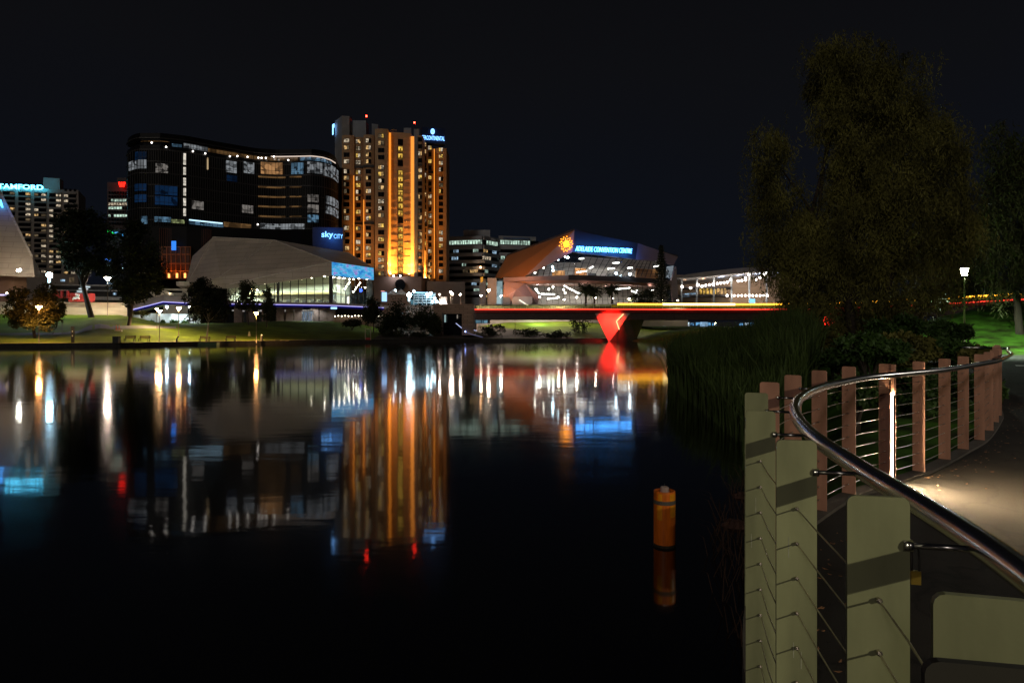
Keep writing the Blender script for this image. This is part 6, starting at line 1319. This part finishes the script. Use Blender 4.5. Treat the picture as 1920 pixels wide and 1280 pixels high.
# ---- bushes between the fence and the trees
nb = [(1630, 655, 21, 60, 26, 'leafy bush behind the left end of the far fence plates'), (1700, 650, 23, 62, 30, 'leafy bush behind the glowing strip light'), (1775, 655, 24, 55, 24, 'leafy bush behind the middle of the far fence plates'), (1570, 672, 24, 40, 16, 'low leafy bush at the right end of the reed bed'), (1835, 668, 21, 30, 14, 'low bush by the far end of the handrail'), (1680, 612, 34, 55, 22, 'bush under the great weeping tree, left of the pale sapling'), (1770, 622, 36, 40, 18, 'bush at the foot of the bright lantern post'), (1545, 640, 33, 36, 22, 'bush at the foot of the great weeping tree')]
for i, (px, py, Y, rx, rz, lab) in enumerate(nb):
    x = PX(px, Y); bush('leafy_bush', lab, px, py, Y, rx, rz, 5200, .15 if Y < 30 else .2, lf_green if i % 3 != 1 else lf_weep, 100+i, 'bushes behind the far fence', float(HN([(x, Y)])[0]))
for i, (px, py, Y, rx, rz, lab) in enumerate(((1600, 730, 13, 50, 32, 'dark bush seen through the cables left of the strip light'), (1710, 730, 14, 60, 36, 'dark bush seen through the cables right of the strip light'), (1800, 720, 15.5, 50, 34, 'dark bush seen through the cables at the far plates'), (1855, 728, 14.6, 24, 22, 'weedy bush pushing through the last fence plates'))):
    x = PX(px, Y); bush('low_bush', lab, px, py, Y, rx, rz, 4200, .11, lf_green, 120+i, 'low bushes just outside the fence', float(HN([(x, Y)])[0]))
# ---- reeds
g = np.random.default_rng(77); bl = 0; V, Fc = [], []
Qs = np.stack([g.uniform(2.5, 19, 60000), g.uniform(14.5, 47, 60000)], 1); sdn = shore_dist(Qs); hz = HN(Qs)
ok = (sdn > -.2) & (sdn < np.interp(Qs[:, 1], [11, 17, 24, 45], [.9, 2.2, 5.5, 7.5])) & (Qs[:, 0]/Qs[:, 1] < np.interp(Qs[:, 1], [11, 16, 24, 45], [.36, .37, .44, .47])); ok &= g.uniform(size=len(Qs)) < np.interp(Qs[:, 1], [15.5, 19, 25, 47], [.05, .3, .8, .9])
Qs, hz, sdn = Qs[ok], hz[ok], sdn[ok]
patch = np.sin(Qs[:, 0]*1.3+1)*np.sin(Qs[:, 1]*.55)*.16
H_ = np.interp(Qs[:, 1], [11, 16, 21, 30, 40, 47], [.7, 1.1, 1.9, 2.6, 3.0, 3.1])*(g.uniform(.6, 1.08, len(Qs))+patch)*np.clip(.75+.25*(sdn+1), .6, 1)
for (x, y), z0, h in zip(Qs, hz, H_):
    a = g.uniform(0, 6.28); w_ = (.012+.0006*y)*g.uniform(.7, 1.3); bend = abs(g.normal())*.22*h*(1.5 if y < 20 else 1); az_ = g.uniform(0, 6.28); bx2, by2 = math.cos(az_)*bend, math.sin(az_)*bend; cx2, cy2 = math.cos(a)*w_, math.sin(a)*w_; i = len(V); z0 = max(z0, -.1)
    V += [(x-cx2, y-cy2, z0), (x+cx2, y+cy2, z0), (x+bx2*.3-cx2*.8, y+by2*.3-cy2*.8, z0+h*.6), (x+bx2*.3+cx2*.8, y+by2*.3+cy2*.8, z0+h*.6), (x+bx2, y+by2, z0+h*.98)]; Fc += [(i, i+1, i+3, i+2), (i+2, i+3, i+4)]
mb = MB(); mb.v, mb.f, mb.m = V, Fc, [0]*len(Fc); tag(mb.build('reeds', lf_reed), 'dense bed of tall dark reeds along the near right shore', 'reeds', kind='stuff')
# dry grass at the water edge near the fence
V, Fc = [], []
for _ in range(260):
    y = g.uniform(6.5, 14); sx_ = np.interp(y, SHORE[:, 1], SHORE[:, 0]); x = sx_+g.uniform(-.25, .7); z0 = max(-.05, float(HN([(x, y)])[0])); h = g.uniform(.25, .8); az_ = g.uniform(0, 6.28); b_ = h*g.uniform(.3, 1.0); i = len(V); w_ = .006
    V += [(x-w_, y, z0), (x+w_, y, z0), (x+math.cos(az_)*b_*.4+w_*.7, y+math.sin(az_)*b_*.4, z0+h*.6), (x+math.cos(az_)*b_*.4-w_*.7, y+math.sin(az_)*b_*.4, z0+h*.6), (x+math.cos(az_)*b_, y+math.sin(az_)*b_, z0+h*.7)]; Fc += [(i, i+1, i+2, i+3), (i+3, i+2, i+4)]
mb = MB(); mb.v, mb.f, mb.m = V, Fc, [0]*len(Fc); tag(mb.build('dry_grass', mat('dry_stalk', (.07, .035, .018), .8, var=.4, nscale=3)), 'sparse dry reddish grass at the water edge beside the fence', 'grass', kind='stuff')
rkm = mat('reddish_rock', (.12, .06, .045), .9, var=.35, nscale=3, bump=.4, bscale=8)
for i, (px, py, Y, r, lab) in enumerate(((1378, 985, 11.1, .22, 'reddish rock at the water line left of the tall near plates'), (1392, 930, 13.0, .2, 'small reddish rock behind the water line rock'))):
    c = P(px, py, Y); gg = random.Random(i+3); mb = MB(); n_, m_ = 10, 6; idx = {}
    mb.ball((c.x, c.y, -.02), r, 12, 7, 0, .5); mb.v = [(x+(gg.random()-.5)*r*.3, y+(gg.random()-.5)*r*.3, z+(gg.random()-.5)*r*.2) for x, y, z in mb.v]; tag(mb.build('rock', rkm, smooth=False), lab, 'rock', 'rocks at the near water line')
# ================================================================ small things on the left lawn
wood = mat('bench_wood', (.13, .06, .035), .7, var=.3, nscale=5, sc3=(1, 8, 8)); ironm = mat('bench_iron', (.03, .03, .03), .5, .6)
bench0 = None
def bench(px, py, lab, back=True):
    global bench0
    q = fplace(px, py)
    if bench0 is None:
        bench0 = thing('park_bench', lab, 'bench', (0, 0, 0), 'wooden park benches at the water edge')
        mb = MB()
        for k in range(3): mb.box(-.9, -.25+.17*k, .42, .9, -.1+.17*k, .46)
        mb.build('seat', wood, bench0); mb = MB()
        for k in range(2): mb.hexa([(-.9, .27+.03*k, .55+.2*k), (.9, .27+.03*k, .55+.2*k), (.9, .31+.03*k, .55+.2*k), (-.9, .31+.03*k, .55+.2*k)], [(-.9, .3+.03*k, .7+.2*k), (.9, .3+.03*k, .7+.2*k), (.9, .34+.03*k, .7+.2*k), (-.9, .34+.03*k, .7+.2*k)])
        mb.build('backrest', wood, bench0)
        for x in (-.75, .75): MB().box(x-.04, -.25, -.1, x+.04, -.18, .43).box(x-.04, .22, -.1, x+.04, .3, .95).box(x-.04, -.25, .38, x+.04, .28, .42).build('leg', ironm, bench0)
        o = bench0
    else: o = copy_tree(bench0)
    o.location = q; o['label'] = lab; o.scale = (1.15, 1.15, 1.15); WL[o.name] = q
bench(243, 640, 'dark wooden bench right beside the black bin'); bench(270, 640, 'wooden bench between the bin bench and the tallest orange lamp post'); bench(383, 640.5, 'wooden bench under the pale trunked lawn tree'); bench(432, 641, 'wooden bench left of the lone orange lamp post')
q = fplace(218.5, 643); t = thing('litter_bin', 'square black litter bin at the water edge', 'bin', q); MB().prism([(q.x-.5, q.y-.4), (q.x+.5, q.y-.4), (q.x+.5, q.y+.4), (q.x-.5, q.y+.4)], q.z-.1, q.z+1.05).build('body', ironm, t); MB().box(q.x-.56, q.y-.46, q.z+1.06, q.x+.56, q.y+.46, q.z+1.14).build('lid', ironm, t)
q = fplace(136.5, 642); t = thing('totem_sign', 'tall narrow black totem sign on the lawn with tiny pale marks', 'sign', q); MB().box(q.x-.26, q.y-.12, q.z-.1, q.x+.26, q.y+.12, q.z+2.9).build('body', ironm, t)
for z in (1.9, 1.1): MB().box(q.x-.08, q.y-.135, q.z+z, q.x+.08, q.y-.122, q.z+z+.22).build('mark', mat('white_marking', (.7, .7, .68), .7), t)
q = fplace(116.5, 627); t = thing('sign_post', 'thin pale post with a small white sign right of the round bushy tree', 'sign', q); MB().tube([q-Vector((0, 0, .2)), q+Vector((0, 0, 2.3))], .03, 6).build('post', polem, t); MB().box(q.x-.24, q.y-.05, q.z+2.25, q.x+.24, q.y-.01, q.z+2.85).build('plate', mat('white_panel', (.6, .58, .57), .6), t)
q = fplace(222, 621); t = thing('barrier', 'small red and white barrier frame on the lawn by the second tall tree', 'barrier', q); MB().box(q.x-.7, q.y-.2, q.z-.05, q.x+.7, q.y+.2, q.z+.22).build('foot', mat('white_panel', (.6, .58, .57), .6), t)
for x in (-.45, .1): MB().rodbox(q+Vector((x, 0, .2)), q+Vector((x+.05, 0, 1.25)), .07, .07).rodbox(q+Vector((x+.35, 0, .2)), q+Vector((x+.05, 0, .7)), .05, .05).build('upright', mat('red_orange_paint', (.6, .1, .05), .5), t)
q = fplace(467.5, 629.5); t = thing('small_board', 'small pale yellow board standing alone on the lawn', 'sign', q); MB().hexa([q+Vector(v) for v in ((-.25, -.2, 0), (.25, -.2, 0), (.25, .2, 0), (-.25, .2, 0))], [q+Vector(v) for v in ((-.12, -.04, 1.0), (.12, -.04, 1.0), (.12, .04, 1.0), (-.12, .04, 1.0))]).build('board', mat('pale_yellow', (.5, .45, .25), .7), t)
q = fplace(490.5, 641); t = thing('bollard', 'grey bollard with a domed cap right of the lone orange lamp post', 'bollard', q); MB().lathe([(.2, -.1), (.2, 1.0), (.19, 1.02)], q, 12).build('post', mat('bollard_grey', (.2, .17, .14), .6), t); MB().lathe([(.23, 1.03), (.2, 1.2), (.05, 1.32)], q, 12).build('cap', mat('white_panel', (.6, .58, .57), .6), t)
q = fplace(690, 637); t = thing('timber_frame', 'pale goal shaped timber frame on the bank at the right end of the lawn', 'frame', q); mt = mat('pale_timber', (.34, .28, .2), .7, var=.2)
for x in (-.62, .62): MB().box(q.x+x-.07, q.y-.07, q.z-.1, q.x+x+.07, q.y+.07, q.z+2.7).build('post', mt, t)
MB().box(q.x-.54, q.y-.06, q.z+2.35, q.x+.54, q.y+.06, q.z+2.5).build('crossbar', mt, t); MB().box(q.x-.5, q.y-.2, q.z-.05, q.x+.5, q.y+.25, q.z+.45).build('box', mat('red_paint', (.45, .02, .015), .5), t)
q = fplace(333, 644); t = thing('bent_post', 'dark bent mooring post at the water edge before the lamp in mid lawn', 'post', q); MB().tube([q-Vector((.2, 0, .2)), q+Vector((-.15, 0, .5)), q+Vector((.05, 0, .9)), q+Vector((.32, 0, 1.05))], [.14, .13, .11, .06], 8).build('post', ironm, t, smooth=True)
q = farpt(392, 0)+Vector((0, -.9, -.7)); t = thing('pontoon', 'low dark green pontoon moored at the bank below the pale trunked tree', 'pontoon', (q.x, q.y, 0)); MB().prism([(q.x-2.2, q.y-.8), (q.x+2.2, q.y-.8), (q.x+2.2, q.y+.5), (q.x-2.2, q.y+.5)], -.2, .5).build('hull', mat('pontoon_green', (.01, .05, .02), .6), t); MB().prism([(q.x-2.3, q.y-.9), (q.x+2.3, q.y-.9), (q.x+2.3, q.y+.6), (q.x-2.3, q.y+.6)], .5, .6).build('deck', mat('pontoon_deck', (.04, .05, .03), .8), t)
